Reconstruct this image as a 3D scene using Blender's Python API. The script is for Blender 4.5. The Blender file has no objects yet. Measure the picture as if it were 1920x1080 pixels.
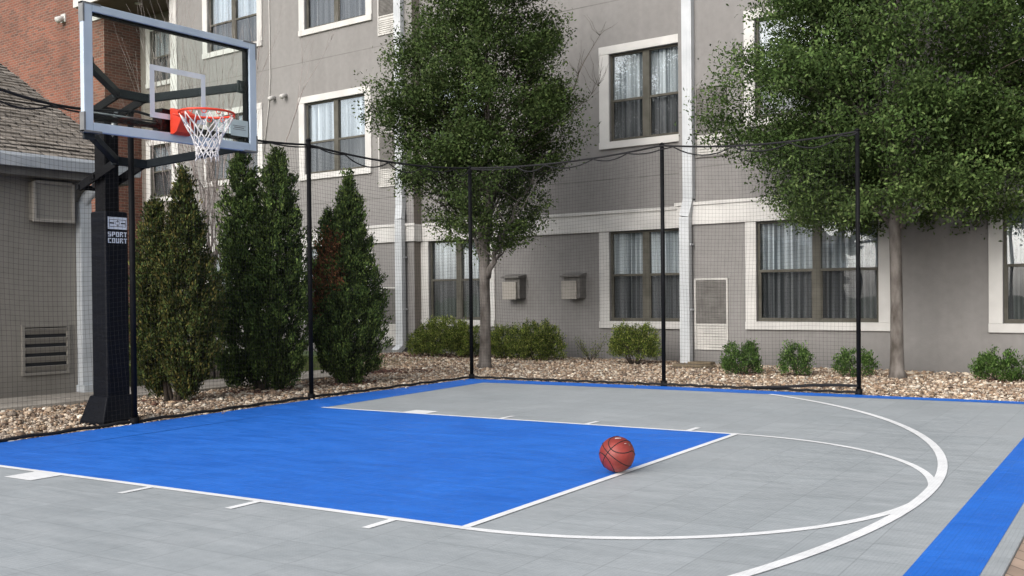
import bpy, math, random
import numpy as np
from mathutils import Vector, Matrix

random.seed(7)
rng = np.random.default_rng(7)
scene = bpy.context.scene
col = scene.collection
R = math.radians
PI = math.pi

# ------------------------------------------------------------------ helpers
BYAW = -0.0859          # the hotel and the garage stand slightly turned against the court

def srgb(r, g, b):
    f = lambda c: (c/255/12.92 if c/255 <= .04045 else ((c/255+.055)/1.055)**2.4)
    return (f(r), f(g), f(b))

class MB:
    """collects shapes, then links them as one mesh object"""
    def __init__(self):
        self.v = []; self.f = []; self.smooth = []
    def add(self, vs, fs, smooth=False):
        n = len(self.v)
        self.v.extend(tuple(map(float, p)) for p in vs)
        self.f.extend(tuple(i+n for i in f) for f in fs)
        self.smooth.extend([smooth]*len(fs))
        return self
    def box(self, x0, x1, y0, y1, z0, z1):
        vs = [(x0,y0,z0),(x1,y0,z0),(x1,y1,z0),(x0,y1,z0),(x0,y0,z1),(x1,y0,z1),(x1,y1,z1),(x0,y1,z1)]
        return self.add(vs, [(0,3,2,1),(4,5,6,7),(0,1,5,4),(1,2,6,5),(2,3,7,6),(3,0,4,7)])
    def quad(self, a, b, c, d):
        return self.add([a,b,c,d], [(0,1,2,3)])
    def prism(self, prof, axis, a, b):
        """prof: list of 2D points, extruded along axis from a to b"""
        n = len(prof)
        def P(p, t):
            if axis == 'y': return (p[0], t, p[1])
            if axis == 'x': return (t, p[0], p[1])
            return (p[0], p[1], t)
        vs = [P(p,a) for p in prof]+[P(p,b) for p in prof]
        fs = [tuple(range(n)), tuple(range(2*n-1, n-1, -1))]
        fs += [(i, i+n, (i+1)%n+n, (i+1)%n) for i in range(n)]
        return self.add(vs, fs)
    def beam(self, p, q, w, h, up=(0,0,1)):
        p = Vector(p); q = Vector(q); d = (q-p).normalized()
        s = d.cross(Vector(up)).normalized(); u = s.cross(d)
        vs = []
        for c in (p, q):
            for a, b in ((-1,-1),(1,-1),(1,1),(-1,1)):
                vs.append(c+s*(a*w/2)+u*(b*h/2))
        return self.add(vs, [(0,1,2,3),(7,6,5,4),(0,4,5,1),(1,5,6,2),(2,6,7,3),(3,7,4,0)])
    def tube(self, pts, r, n=8, closed=False, cap=True):
        pts = [Vector(p) for p in pts]; k = len(pts)
        rs = r if hasattr(r, '__len__') else [r]*k
        vs = []; up = Vector((0,0,1))
        prev = None
        for i, p in enumerate(pts):
            if closed: d = pts[(i+1)%k]-pts[i-1]
            else: d = pts[min(i+1,k-1)]-pts[max(i-1,0)]
            d = d.normalized() if d.length > 1e-9 else Vector((0,0,1))
            if prev is None:
                s = d.cross(up)
                if s.length < 1e-3: s = d.cross(Vector((1,0,0)))
                s.normalize()
            else:
                s = prev-d*prev.dot(d)
                s = s.normalized() if s.length > 1e-6 else d.cross(Vector((1,0,0))).normalized()
            prev = s; u = d.cross(s)
            for j in range(n):
                a = 2*PI*j/n
                vs.append(p+(s*math.cos(a)+u*math.sin(a))*rs[i])
        fs = []
        m = k if closed else k-1
        for i in range(m):
            for j in range(n):
                a = i*n+j; b = i*n+(j+1)%n; c = ((i+1)%k)*n+(j+1)%n; d_ = ((i+1)%k)*n+j
                fs.append((a,b,c,d_))
        if cap and not closed:
            fs.append(tuple(range(n-1,-1,-1))); fs.append(tuple(range((k-1)*n, k*n)))
        return self.add(vs, fs, True)
    def build(self, name, mat, parent=None, origin=(0,0,0), bevel=0, solid=True):
        me = bpy.data.meshes.new(name)
        o = Vector(origin)
        me.from_pydata([(p[0]-o.x, p[1]-o.y, p[2]-o.z) for p in self.v], [], self.f)
        me.polygons.foreach_set('use_smooth', self.smooth)
        me.materials.append(mat)
        me.update()
        if solid:
            import bmesh
            bm = bmesh.new(); bm.from_mesh(me); bmesh.ops.recalc_face_normals(bm, faces=bm.faces); bm.to_mesh(me); bm.free()
        ob = bpy.data.objects.new(name, me); col.objects.link(ob)
        if parent is not None: ob.parent = parent
        if bevel:
            m = ob.modifiers.new('Bevel', 'BEVEL'); m.width = bevel; m.segments = 2; m.limit_method = 'ANGLE'; m.angle_limit = R(40)
        return ob

def tag(o, label=None, cat=None, group=None, kind=None):
    if label: o['label'] = label
    if cat: o['category'] = cat
    if group: o['group'] = group
    if kind: o['kind'] = kind
    return o

class Thing:
    """an Empty at the thing's base; parts are given in the frame's coordinates"""
    def __init__(self, name, label, cat, origin=(0,0,0), yaw=0, group=None):
        self.o = Vector(origin)
        e = bpy.data.objects.new(name, None); col.objects.link(e)
        e.empty_display_size = .2
        e.location = Matrix.Rotation(yaw, 3, 'Z') @ self.o
        e.rotation_euler = (0,0,yaw)
        tag(e, label, cat, group); self.e = e
    def part(self, name, mb, mat, parent=None, bevel=0, label=None):
        ob = mb.build(name, mat, parent or self.e, self.o, bevel)
        if label: ob['label'] = label
        return ob

def structure(name, mb, mat, label=None):
    ob = mb.build(name, mat); ob['kind'] = 'structure'
    if label: ob['label'] = label
    return ob

# ------------------------------------------------------------------ materials
def new_mat(name):
    m = bpy.data.materials.new(name); m.use_nodes = True
    nt = m.node_tree; b = nt.nodes['Principled BSDF']
    return m, nt, b

def noise_mat(name, c1, c2, scale=6, rough=.8, detail=4, bump=0, bscale=None, metallic=0, spec=.5, coords='Object', stretch=None, lo=.35, hi=.65):
    m, nt, b = new_mat(name); N = nt.nodes; L = nt.links
    tc = N.new('ShaderNodeTexCoord'); src = tc.outputs[coords]
    if stretch:
        mp = N.new('ShaderNodeMapping'); mp.inputs['Scale'].default_value = stretch
        L.new(src, mp.inputs[0]); src = mp.outputs[0]
    n = N.new('ShaderNodeTexNoise'); n.inputs['Scale'].default_value = scale; n.inputs['Detail'].default_value = detail
    L.new(src, n.inputs['Vector'])
    r = N.new('ShaderNodeValToRGB'); r.color_ramp.elements[0].position = lo; r.color_ramp.elements[1].position = hi
    r.color_ramp.elements[0].color = (*c1,1); r.color_ramp.elements[1].color = (*c2,1)
    L.new(n.outputs[0], r.inputs[0]); L.new(r.outputs[0], b.inputs['Base Color'])
    b.inputs['Roughness'].default_value = rough; b.inputs['Metallic'].default_value = metallic
    b.inputs['Specular IOR Level'].default_value = spec
    if bump:
        n2 = N.new('ShaderNodeTexNoise'); n2.inputs['Scale'].default_value = bscale or scale*8; n2.inputs['Detail'].default_value = 5
        L.new(src, n2.inputs['Vector'])
        bp = N.new('ShaderNodeBump'); bp.inputs['Strength'].default_value = bump; bp.inputs['Distance'].default_value = .01
        L.new(n2.outputs[0], bp.inputs['Height']); L.new(bp.outputs[0], b.inputs['Normal'])
    return m

M = {}
M['white_trim'] = noise_mat('white_trim', (.47,.46,.445), (.56,.55,.53), 2.2, .6, detail=7, bump=.15, bscale=60)
M['pipe_white'] = noise_mat('pipe_white', (.42,.44,.46), (.52,.54,.56), 2, .45)
M['taupe_frame'] = noise_mat('taupe_frame', (.066,.062,.050), (.098,.093,.077), 5, .6, spec=.25)
M['dark_room'] = noise_mat('dark_room', (.012,.013,.015), (.02,.021,.023), 2, .95)  # near-black: darkness of unlit interiors put into the colour
M['louver_gray'] = noise_mat('louver_gray', (.12,.113,.105), (.165,.157,.148), 8, .6)
M['louver_light'] = noise_mat('louver_light', (.42,.41,.39), (.52,.505,.48), 5, .6)
M['black_metal'] = noise_mat('black_metal', (.003,.003,.004), (.006,.0065,.008), 9, .6, spec=.12)
M['arm_metal'] = noise_mat('arm_metal', (.007,.011,.014), (.016,.022,.026), 7, .5, spec=.3)
M['black_cord'] = noise_mat('black_cord', (.004,.004,.005), (.010,.010,.012), 20, .9)
M['alu'] = noise_mat('alu', (.42,.50,.59), (.50,.58,.67), 4, .4)
M['alu_dark'] = noise_mat('alu_dark', (.15,.155,.16), (.22,.225,.23), 8, .5, metallic=.3)
M['white_paint'] = noise_mat('white_paint', (.62,.66,.72), (.74,.77,.82), 6, .5)
M['orange_rim'] = noise_mat('orange_rim', (.62,.035,.012), (.75,.055,.02), 9, .4)
M['net_white'] = noise_mat('net_white', (.62,.60,.60), (.78,.76,.76), 30, .9)
M['steel'] = noise_mat('steel', (.3,.31,.32), (.45,.46,.47), 9, .35, metallic=.8)
M['concrete'] = noise_mat('concrete', (.26,.235,.205), (.40,.365,.32), 2.5, .9, bump=.3, bscale=40)
M['bark'] = noise_mat('bark', (.062,.052,.044), (.20,.18,.165), 8, .9, detail=7, bump=1.0, bscale=26, stretch=(1,1,.4))
M['bark_dark'] = noise_mat('bark_dark', (.045,.034,.026), (.10,.08,.062), 14, .9, bump=.6, stretch=(1,1,.3))
M['bare_twig'] = noise_mat('bare_twig', (.26,.22,.20), (.42,.37,.35), 9, .9)
M['slate_wood'] = noise_mat('slate_wood', (.10,.075,.045), (.20,.16,.11), 9, .9, bump=.5, stretch=(.3,3,3))
M['soffit'] = noise_mat('soffit', (.085,.062,.045), (.13,.10,.075), 5, .8, stretch=(12,1,1))
M['garage_gutter'] = noise_mat('garage_gutter', (.42,.45,.48), (.54,.57,.60), 3, .5)
M['box_rim'] = noise_mat('box_rim', (.30,.28,.25), (.36,.335,.30), 6, .7)
M['vinyl_black'] = None

def vinyl():
    m, nt, b = new_mat('pad_vinyl'); N = nt.nodes; L = nt.links
    tc = N.new('ShaderNodeTexCoord'); mp = N.new('ShaderNodeMapping'); mp.inputs['Scale'].default_value = (3,3,14)
    n = N.new('ShaderNodeTexNoise'); n.inputs['Scale'].default_value = 1.2; n.inputs['Detail'].default_value = 3; n.inputs['Distortion'].default_value = .6
    L.new(tc.outputs['Object'], mp.inputs[0]); L.new(mp.outputs[0], n.inputs['Vector'])
    r = N.new('ShaderNodeValToRGB'); r.color_ramp.elements[0].color = (.003,.0035,.005,1); r.color_ramp.elements[1].color = (.0045,.006,.011,1)
    L.new(n.outputs[0], r.inputs[0]); L.new(r.outputs[0], b.inputs['Base Color'])
    b.inputs['Roughness'].default_value = .55; b.inputs['Specular IOR Level'].default_value = .13
    bp = N.new('ShaderNodeBump'); bp.inputs['Strength'].default_value = .5; bp.inputs['Distance'].default_value = .02
    L.new(n.outputs[0], bp.inputs['Height']); L.new(bp.outputs[0], b.inputs['Normal'])
    return m
M['vinyl_black'] = vinyl()

def stucco(name, c1, c2, joints):
    m, nt, b = new_mat(name); N = nt.nodes; L = nt.links
    tc = N.new('ShaderNodeTexCoord')
    n = N.new('ShaderNodeTexNoise'); n.inputs['Scale'].default_value = .55; n.inputs['Detail'].default_value = 5
    mp = N.new('ShaderNodeMapping'); mp.inputs['Scale'].default_value = (1.6,1,.55)
    L.new(tc.outputs['Object'], mp.inputs[0]); L.new(mp.outputs[0], n.inputs['Vector'])
    r = N.new('ShaderNodeValToRGB'); r.color_ramp.elements[0].position = .3; r.color_ramp.elements[1].position = .7
    r.color_ramp.elements[0].color = (*c1,1); r.color_ramp.elements[1].color = (*c2,1)
    L.new(n.outputs[0], r.inputs[0])
    g = N.new('ShaderNodeNewGeometry'); s = N.new('ShaderNodeSeparateXYZ'); L.new(g.outputs['Position'], s.inputs[0])
    cur = r.outputs[0]
    # wobble so that the joints are not ruler straight
    nw = N.new('ShaderNodeTexNoise'); nw.inputs['Scale'].default_value = 2.5; L.new(tc.outputs['Object'], nw.inputs['Vector'])
    for z in joints:
        a = N.new('ShaderNodeMath'); a.operation = 'SUBTRACT'; L.new(s.outputs[2], a.inputs[0]); a.inputs[1].default_value = z
        ab = N.new('ShaderNodeMath'); ab.operation = 'ABSOLUTE'; L.new(a.outputs[0], ab.inputs[0])
        lt = N.new('ShaderNodeMapRange'); lt.inputs['From Min'].default_value = .004; lt.inputs['From Max'].default_value = .014
        lt.inputs['To Min'].default_value = .75; lt.inputs['To Max'].default_value = 0; L.new(ab.outputs[0], lt.inputs['Value'])
        mu = N.new('ShaderNodeMath'); mu.operation = 'MULTIPLY'; L.new(lt.outputs[0], mu.inputs[0]); L.new(nw.outputs[0], mu.inputs[1])
        mx = N.new('ShaderNodeMix'); mx.data_type = 'RGBA'; L.new(mu.outputs[0], mx.inputs['Factor']); L.new(cur, mx.inputs['A'])
        mx.inputs['B'].default_value = (.05,.045,.04,1); cur = mx.outputs['Result']
    # darker towards the ground
    d = N.new('ShaderNodeMapRange'); d.inputs['From Min'].default_value = 0; d.inputs['From Max'].default_value = .45
    d.inputs['To Min'].default_value = .78; d.inputs['To Max'].default_value = 1; L.new(s.outputs[2], d.inputs['Value'])
    mps = N.new('ShaderNodeMapping'); mps.inputs['Scale'].default_value = (7,7,.35); L.new(tc.outputs['Object'], mps.inputs[0])
    ns = N.new('ShaderNodeTexNoise'); ns.inputs['Scale'].default_value = 1.0; ns.inputs['Detail'].default_value = 6; L.new(mps.outputs[0], ns.inputs['Vector'])
    ms = N.new('ShaderNodeMapRange'); ms.inputs['From Min'].default_value = .3; ms.inputs['From Max'].default_value = .72; ms.inputs['To Min'].default_value = .95; ms.inputs['To Max'].default_value = 1.03; L.new(ns.outputs[0], ms.inputs['Value'])
    nm = N.new('ShaderNodeTexNoise'); nm.inputs['Scale'].default_value = 9; nm.inputs['Detail'].default_value = 8; L.new(tc.outputs['Object'], nm.inputs['Vector'])
    mm_ = N.new('ShaderNodeMapRange'); mm_.inputs['From Min'].default_value = .3; mm_.inputs['From Max'].default_value = .7; mm_.inputs['To Min'].default_value = .95; mm_.inputs['To Max'].default_value = 1.05; L.new(nm.outputs[0], mm_.inputs['Value'])
    p1_ = N.new('ShaderNodeMath'); p1_.operation = 'MULTIPLY'; L.new(ms.outputs[0], p1_.inputs[0]); L.new(mm_.outputs[0], p1_.inputs[1])
    p2_ = N.new('ShaderNodeMath'); p2_.operation = 'MULTIPLY'; L.new(p1_.outputs[0], p2_.inputs[0]); L.new(d.outputs[0], p2_.inputs[1])
    hv = N.new('ShaderNodeHueSaturation'); L.new(cur, hv.inputs['Color']); L.new(p2_.outputs[0], hv.inputs['Value'])
    L.new(hv.outputs[0], b.inputs['Base Color'])
    b.inputs['Roughness'].default_value = .92; b.inputs['Specular IOR Level'].default_value = .2
    n2 = N.new('ShaderNodeTexNoise'); n2.inputs['Scale'].default_value = 45; n2.inputs['Detail'].default_value = 6; L.new(tc.outputs['Object'], n2.inputs['Vector'])
    bp = N.new('ShaderNodeBump'); bp.inputs['Strength'].default_value = .35; bp.inputs['Distance'].default_value = .006
    L.new(n2.outputs[0], bp.inputs['Height']); L.new(bp.outputs[0], b.inputs['Normal'])
    return m
M['stucco'] = stucco('stucco', (.208,.200,.194), (.236,.228,.222), [6.585, 4.17, 3.3])
M['stucco_shaded'] = stucco('stucco_shaded', (.17,.15,.13), (.20,.18,.16), [6.585, 3.3])  # darker stucco copy: shade of side and recess walls put into the colour
M['garage_paint'] = stucco('garage_paint', (.225,.21,.188), (.265,.25,.225), [])

def brick_mat(name, c1, c2, mortar, axis='y', warm=None):
    """courses laid on world height; axis = the face the wall looks along"""
    m, nt, b = new_mat(name); N = nt.nodes; L = nt.links
    tc = N.new('ShaderNodeTexCoord'); s = N.new('ShaderNodeSeparateXYZ'); L.new(tc.outputs['Object'], s.inputs[0])
    cb = N.new('ShaderNodeCombineXYZ')
    L.new(s.outputs[0 if axis == 'y' else 1], cb.inputs[0]); L.new(s.outputs[2], cb.inputs[1])
    bt = N.new('ShaderNodeTexBrick'); bt.inputs['Scale'].default_value = 1
    bt.inputs['Brick Width'].default_value = .215; bt.inputs['Row Height'].default_value = .077
    bt.inputs['Mortar Size'].default_value = .0075; bt.inputs['Mortar Smooth'].default_value = .3; bt.inputs['Bias'].default_value = -.1
    bt.inputs['Color1'].default_value = (*c1,1); bt.inputs['Color2'].default_value = (*c2,1); bt.inputs['Mortar'].default_value = (*mortar,1)
    L.new(cb.outputs[0], bt.inputs['Vector'])
    n = N.new('ShaderNodeTexNoise'); n.inputs['Scale'].default_value = .8; n.inputs['Detail'].default_value = 6; L.new(tc.outputs['Object'], n.inputs['Vector'])
    hv = N.new('ShaderNodeHueSaturation')
    mr = N.new('ShaderNodeMapRange'); mr.inputs['From Min'].default_value = .3; mr.inputs['From Max'].default_value = .7
    mr.inputs['To Min'].default_value = .75; mr.inputs['To Max'].default_value = 1.2; L.new(n.outputs[0], mr.inputs['Value'])
    L.new(mr.outputs[0], hv.inputs['Value']); L.new(bt.outputs['Color'], hv.inputs['Color'])
    L.new(hv.outputs[0], b.inputs['Base Color']); b.inputs['Roughness'].default_value = .9
    bp = N.new('ShaderNodeBump'); bp.inputs['Strength'].default_value = .6; bp.inputs['Distance'].default_value = .01; bp.invert = True
    L.new(bt.outputs['Fac'], bp.inputs['Height']); L.new(bp.outputs[0], b.inputs['Normal'])
    return m
M['brick_front'] = brick_mat('brick_front', (.215,.074,.044), (.110,.050,.036), (.20,.165,.135), 'y')
M['brick_side'] = brick_mat('brick_side', (.20,.075,.05), (.10,.045,.033), (.22,.165,.13), 'x')

def shingle_mat():
    m, nt, b = new_mat('roof_shingles'); N = nt.nodes; L = nt.links
    tc = N.new('ShaderNodeTexCoord'); s = N.new('ShaderNodeSeparateXYZ'); L.new(tc.outputs['Object'], s.inputs[0])
    cb = N.new('ShaderNodeCombineXYZ'); L.new(s.outputs[1], cb.inputs[0]); L.new(s.outputs[0], cb.inputs[1])
    bt = N.new('ShaderNodeTexBrick'); bt.inputs['Scale'].default_value = 1; bt.inputs['Brick Width'].default_value = .26
    bt.inputs['Row Height'].default_value = .125; bt.inputs['Mortar Size'].default_value = .010; bt.inputs['Mortar Smooth'].default_value = .4
    bt.inputs['Color1'].default_value = (.33,.29,.25,1); bt.inputs['Color2'].default_value = (.20,.175,.15,1); bt.inputs['Mortar'].default_value = (.05,.043,.037,1)
    L.new(cb.outputs[0], bt.inputs['Vector'])
    n = N.new('ShaderNodeTexNoise'); n.inputs['Scale'].default_value = 14; n.inputs['Detail'].default_value = 8; L.new(tc.outputs['Object'], n.inputs['Vector'])
    mx = N.new('ShaderNodeMix'); mx.data_type = 'RGBA'; mx.blend_type = 'MULTIPLY'; mx.inputs['Factor'].default_value = .7
    mr = N.new('ShaderNodeMapRange'); mr.inputs['From Min'].default_value = .3; mr.inputs['From Max'].default_value = .7; mr.inputs['To Min'].default_value = .6; mr.inputs['To Max'].default_value = 1.25
    L.new(n.outputs[0], mr.inputs['Value']); L.new(bt.outputs['Color'], mx.inputs['A']); L.new(mr.outputs[0], mx.inputs['B'])
    L.new(mx.outputs['Result'], b.inputs['Base Color']); b.inputs['Roughness'].default_value = .95
    bp = N.new('ShaderNodeBump'); bp.inputs['Strength'].default_value = .8; bp.inputs['Distance'].default_value = .02; bp.invert = True
    L.new(bt.outputs['Fac'], bp.inputs['Height']); L.new(bp.outputs[0], b.inputs['Normal'])
    return m
M['shingle'] = shingle_mat()

def court_mat(name, c1, c2, rough=.45, line=.10, streak=1.0):
    """interlocking plastic sport tiles: seams every 0.305 m, fine open grid, worn patches"""
    m, nt, b = new_mat(name); N = nt.nodes; L = nt.links
    tc = N.new('ShaderNodeTexCoord')
    P = tc.outputs['Object']
    def grid(size, w):
        outs = []
        s = N.new('ShaderNodeSeparateXYZ'); L.new(P, s.inputs[0])
        for k in (0,1):
            mm = N.new('ShaderNodeMath'); mm.operation = 'PINGPONG'; L.new(s.outputs[k], mm.inputs[0]); mm.inputs[1].default_value = size/2
            mr = N.new('ShaderNodeMapRange'); mr.inputs['From Min'].default_value = 0; mr.inputs['From Max'].default_value = w
            mr.inputs['To Min'].default_value = 1; mr.inputs['To Max'].default_value = 0; L.new(mm.outputs[0], mr.inputs['Value']); outs.append(mr.outputs[0])
        mx = N.new('ShaderNodeMath'); mx.operation = 'MAXIMUM'; L.new(outs[0], mx.inputs[0]); L.new(outs[1], mx.inputs[1]); return mx.outputs[0]
    g1 = grid(.3048, .005); g2 = grid(.0191, .0035)
    n = N.new('ShaderNodeTexNoise'); n.inputs['Scale'].default_value = 1.1; n.inputs['Detail'].default_value = 7; n.inputs['Roughness'].default_value = .62; L.new(P, n.inputs['Vector'])
    mp = N.new('ShaderNodeMapping'); mp.inputs['Rotation'].default_value = (0,0,R(-32)); mp.inputs['Scale'].default_value = (2.2,9,1); L.new(P, mp.inputs[0])
    n3 = N.new('ShaderNodeTexNoise'); n3.inputs['Scale'].default_value = 1.0; n3.inputs['Detail'].default_value = 6; n3.inputs['Roughness'].default_value = .65; L.new(mp.outputs[0], n3.inputs['Vector'])
    av = N.new('ShaderNodeMath'); av.operation = 'ADD'; L.new(n.outputs[0], av.inputs[0]); L.new(n3.outputs[0], av.inputs[1])
    r = N.new('ShaderNodeValToRGB'); r.color_ramp.elements[0].position = .40; r.color_ramp.elements[1].position = .60
    r.color_ramp.elements[0].color = (*c1,1); r.color_ramp.elements[1].color = (*c2,1)
    hf = N.new('ShaderNodeMath'); hf.operation = 'MULTIPLY'; hf.inputs[1].default_value = .5; L.new(av.outputs[0], hf.inputs[0]); L.new(hf.outputs[0], r.inputs[0])
    # per tile value shift
    vor = N.new('ShaderNodeVectorMath'); vor.operation = 'SNAP'; vor.inputs[1].default_value = (.3048,.3048,10); L.new(P, vor.inputs[0])
    wn = N.new('ShaderNodeTexWhiteNoise'); L.new(vor.outputs[0], wn.inputs['Vector'])
    mr = N.new('ShaderNodeMapRange'); mr.inputs['To Min'].default_value = .96; mr.inputs['To Max'].default_value = 1.035; L.new(wn.outputs['Value'], mr.inputs['Value'])
    nf = N.new('ShaderNodeTexNoise'); nf.inputs['Scale'].default_value = 16; nf.inputs['Detail'].default_value = 7; nf.inputs['Roughness'].default_value = .7; L.new(P, nf.inputs['Vector'])
    mf = N.new('ShaderNodeMapRange'); mf.inputs['From Min'].default_value = .3; mf.inputs['From Max'].default_value = .7; mf.inputs['To Min'].default_value = .93; mf.inputs['To Max'].default_value = 1.06; L.new(nf.outputs[0], mf.inputs['Value'])
    mq = N.new('ShaderNodeMath'); mq.operation = 'MULTIPLY'; L.new(mr.outputs[0], mq.inputs[0]); L.new(mf.outputs[0], mq.inputs[1])
    hv = N.new('ShaderNodeHueSaturation'); L.new(r.outputs[0], hv.inputs['Color']); L.new(mq.outputs[0], hv.inputs['Value'])
    def darken(src, fac, k):
        m1 = N.new('ShaderNodeMath'); m1.operation = 'MULTIPLY'; L.new(fac, m1.inputs[0]); m1.inputs[1].default_value = k
        mx = N.new('ShaderNodeMix'); mx.data_type = 'RGBA'; L.new(m1.outputs[0], mx.inputs['Factor']); L.new(src, mx.inputs['A'])
        mx.inputs['B'].default_value = (c1[0]*.3, c1[1]*.3, c1[2]*.3, 1); return mx.outputs['Result']
    c = darken(hv.outputs[0], g2, .13); c = darken(c, g1, line*3.3)
    L.new(c, b.inputs['Base Color'])
    b.inputs['Roughness'].default_value = rough; b.inputs['Specular IOR Level'].default_value = .35
    mr2 = N.new('ShaderNodeMapRange'); mr2.inputs['From Min'].default_value = .35; mr2.inputs['From Max'].default_value = .65
    mr2.inputs['To Min'].default_value = rough-.1; mr2.inputs['To Max'].default_value = rough+.15; L.new(n3.outputs[0], mr2.inputs['Value']); L.new(mr2.outputs[0], b.inputs['Roughness'])
    bp = N.new('ShaderNodeBump'); bp.inputs['Strength'].default_value = .25; bp.inputs['Distance'].default_value = .003; bp.invert = True
    L.new(g2, bp.inputs['Height']); L.new(bp.outputs[0], b.inputs['Normal'])
    return m
M['court_gray'] = court_mat('court_gray', (.330,.360,.380), (.385,.412,.432), .55)
M['court_blue'] = court_mat('court_blue', (.010,.132,.58), (.018,.165,.67), .55, .05)
M['court_line'] = court_mat('court_line', (.78,.79,.80), (.86,.87,.88), .6, .02)

def paver_mat():
    m, nt, b = new_mat('pavers'); N = nt.nodes; L = nt.links
    tc = N.new('ShaderNodeTexCoord')
    bt = N.new('ShaderNodeTexBrick'); bt.inputs['Scale'].default_value = 1; bt.inputs['Brick Width'].default_value = .2; bt.inputs['Row Height'].default_value = .1
    bt.inputs['Mortar Size'].default_value = .004; bt.inputs['Color1'].default_value = (.42,.31,.24,1); bt.inputs['Color2'].default_value = (.30,.22,.17,1); bt.inputs['Mortar'].default_value = (.14,.11,.085,1)
    mp = N.new('ShaderNodeMapping'); mp.inputs['Rotation'].default_value = (0,0,R(45)); L.new(tc.outputs['Object'], mp.inputs[0]); L.new(mp.outputs[0], bt.inputs['Vector'])
    n = N.new('ShaderNodeTexNoise'); n.inputs['Scale'].default_value = 5; n.inputs['Detail'].default_value = 6; L.new(tc.outputs['Object'], n.inputs['Vector'])
    hv = N.new('ShaderNodeHueSaturation'); mr = N.new('ShaderNodeMapRange'); mr.inputs['To Min'].default_value = .6; mr.inputs['To Max'].default_value = 1.4; L.new(n.outputs[0], mr.inputs['Value'])
    L.new(bt.outputs['Color'], hv.inputs['Color']); L.new(mr.outputs[0], hv.inputs['Value']); L.new(hv.outputs[0], b.inputs['Base Color']); b.inputs['Roughness'].default_value = .85
    return m
M['pavers'] = paver_mat()

def attr_mat(name, rough=.6, spec=.3, trans=0.0, bump=False):
    m, nt, b = new_mat(name); N = nt.nodes; L = nt.links
    a = N.new('ShaderNodeAttribute'); a.attribute_name = 'tint'
    L.new(a.outputs['Color'], b.inputs['Base Color']); b.inputs['Roughness'].default_value = rough; b.inputs['Specular IOR Level'].default_value = spec
    if trans:
        t = N.new('ShaderNodeBsdfTranslucent'); L.new(a.outputs['Color'], t.inputs['Color'])
        mx = N.new('ShaderNodeMixShader'); mx.inputs[0].default_value = trans
        L.new(b.outputs[0], mx.inputs[1]); L.new(t.outputs[0], mx.inputs[2]); L.new(mx.outputs[0], N['Material Output'].inputs['Surface'])
    return m
M['leaf'] = attr_mat('leaf', .6, .14, .30)
M['conifer'] = attr_mat('conifer', .75, .2, .12)
M['stone'] = attr_mat('stone', .8, .3)
M['grass'] = attr_mat('grass_blades', .7, .2, .2)

def glass_mat(name, tint, refl, gain=.5, rough=.0):
    """real pane: lets the room through and mirrors the sky"""
    m, nt, b = new_mat(name); N = nt.nodes; L = nt.links; N.remove(b)
    t = N.new('ShaderNodeBsdfTransparent'); t.inputs['Color'].default_value = (*tint,1)
    g = N.new('ShaderNodeBsdfGlossy'); g.inputs['Roughness'].default_value = rough; g.inputs['Color'].default_value = (.92,.96,1,1)
    lw = N.new('ShaderNodeLayerWeight'); lw.inputs['Blend'].default_value = .35
    mr = N.new('ShaderNodeMapRange'); mr.inputs['To Min'].default_value = refl; mr.inputs['To Max'].default_value = min(1, refl+gain); L.new(lw.outputs['Fresnel'], mr.inputs['Value'])
    mx = N.new('ShaderNodeMixShader'); L.new(mr.outputs[0], mx.inputs[0]); L.new(t.outputs[0], mx.inputs[1]); L.new(g.outputs[0], mx.inputs[2])
    # slight pane waviness
    tc = N.new('ShaderNodeTexCoord'); n = N.new('ShaderNodeTexNoise'); n.inputs['Scale'].default_value = 1.3; L.new(tc.outputs['Object'], n.inputs['Vector'])
    bp = N.new('ShaderNodeBump'); bp.inputs['Strength'].default_value = .08; bp.inputs['Distance'].default_value = .05; L.new(n.outputs[0], bp.inputs['Height']); L.new(bp.outputs[0], g.inputs['Normal'])
    L.new(mx.outputs[0], N['Material Output'].inputs['Surface'])
    return m
M['pane'] = glass_mat('window_pane', (.95,.97,.98), .07, .35)
M['pane_screen'] = glass_mat('screened_pane', (.66,.665,.67), .04, .2)
M['board_glass'] = glass_mat('board_glass', (.95,.98,.965), .005, .05)
def curtain_mat():
    m, nt, b = new_mat('sheer_curtain'); N = nt.nodes; L = nt.links
    tc = N.new('ShaderNodeTexCoord'); mp = N.new('ShaderNodeMapping'); mp.inputs['Scale'].default_value = (13,1,.10); L.new(tc.outputs['Object'], mp.inputs[0])
    n = N.new('ShaderNodeTexNoise'); n.inputs['Scale'].default_value = 1.5; n.inputs['Detail'].default_value = 4; L.new(mp.outputs[0], n.inputs['Vector'])
    r = N.new('ShaderNodeValToRGB'); r.color_ramp.elements[0].position = .35; r.color_ramp.elements[1].position = .65
    r.color_ramp.elements[0].color = (.16,.18,.195,1); r.color_ramp.elements[1].color = (.78,.80,.81,1)  # light and shade of the folds painted into the cloth as streaks
    L.new(n.outputs[0], r.inputs[0]); L.new(r.outputs[0], b.inputs['Base Color']); b.inputs['Roughness'].default_value = .9
    return m
M['curtain'] = curtain_mat()
M['decal'] = glass_mat('decal', (.75,.85,.85), .02)

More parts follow.
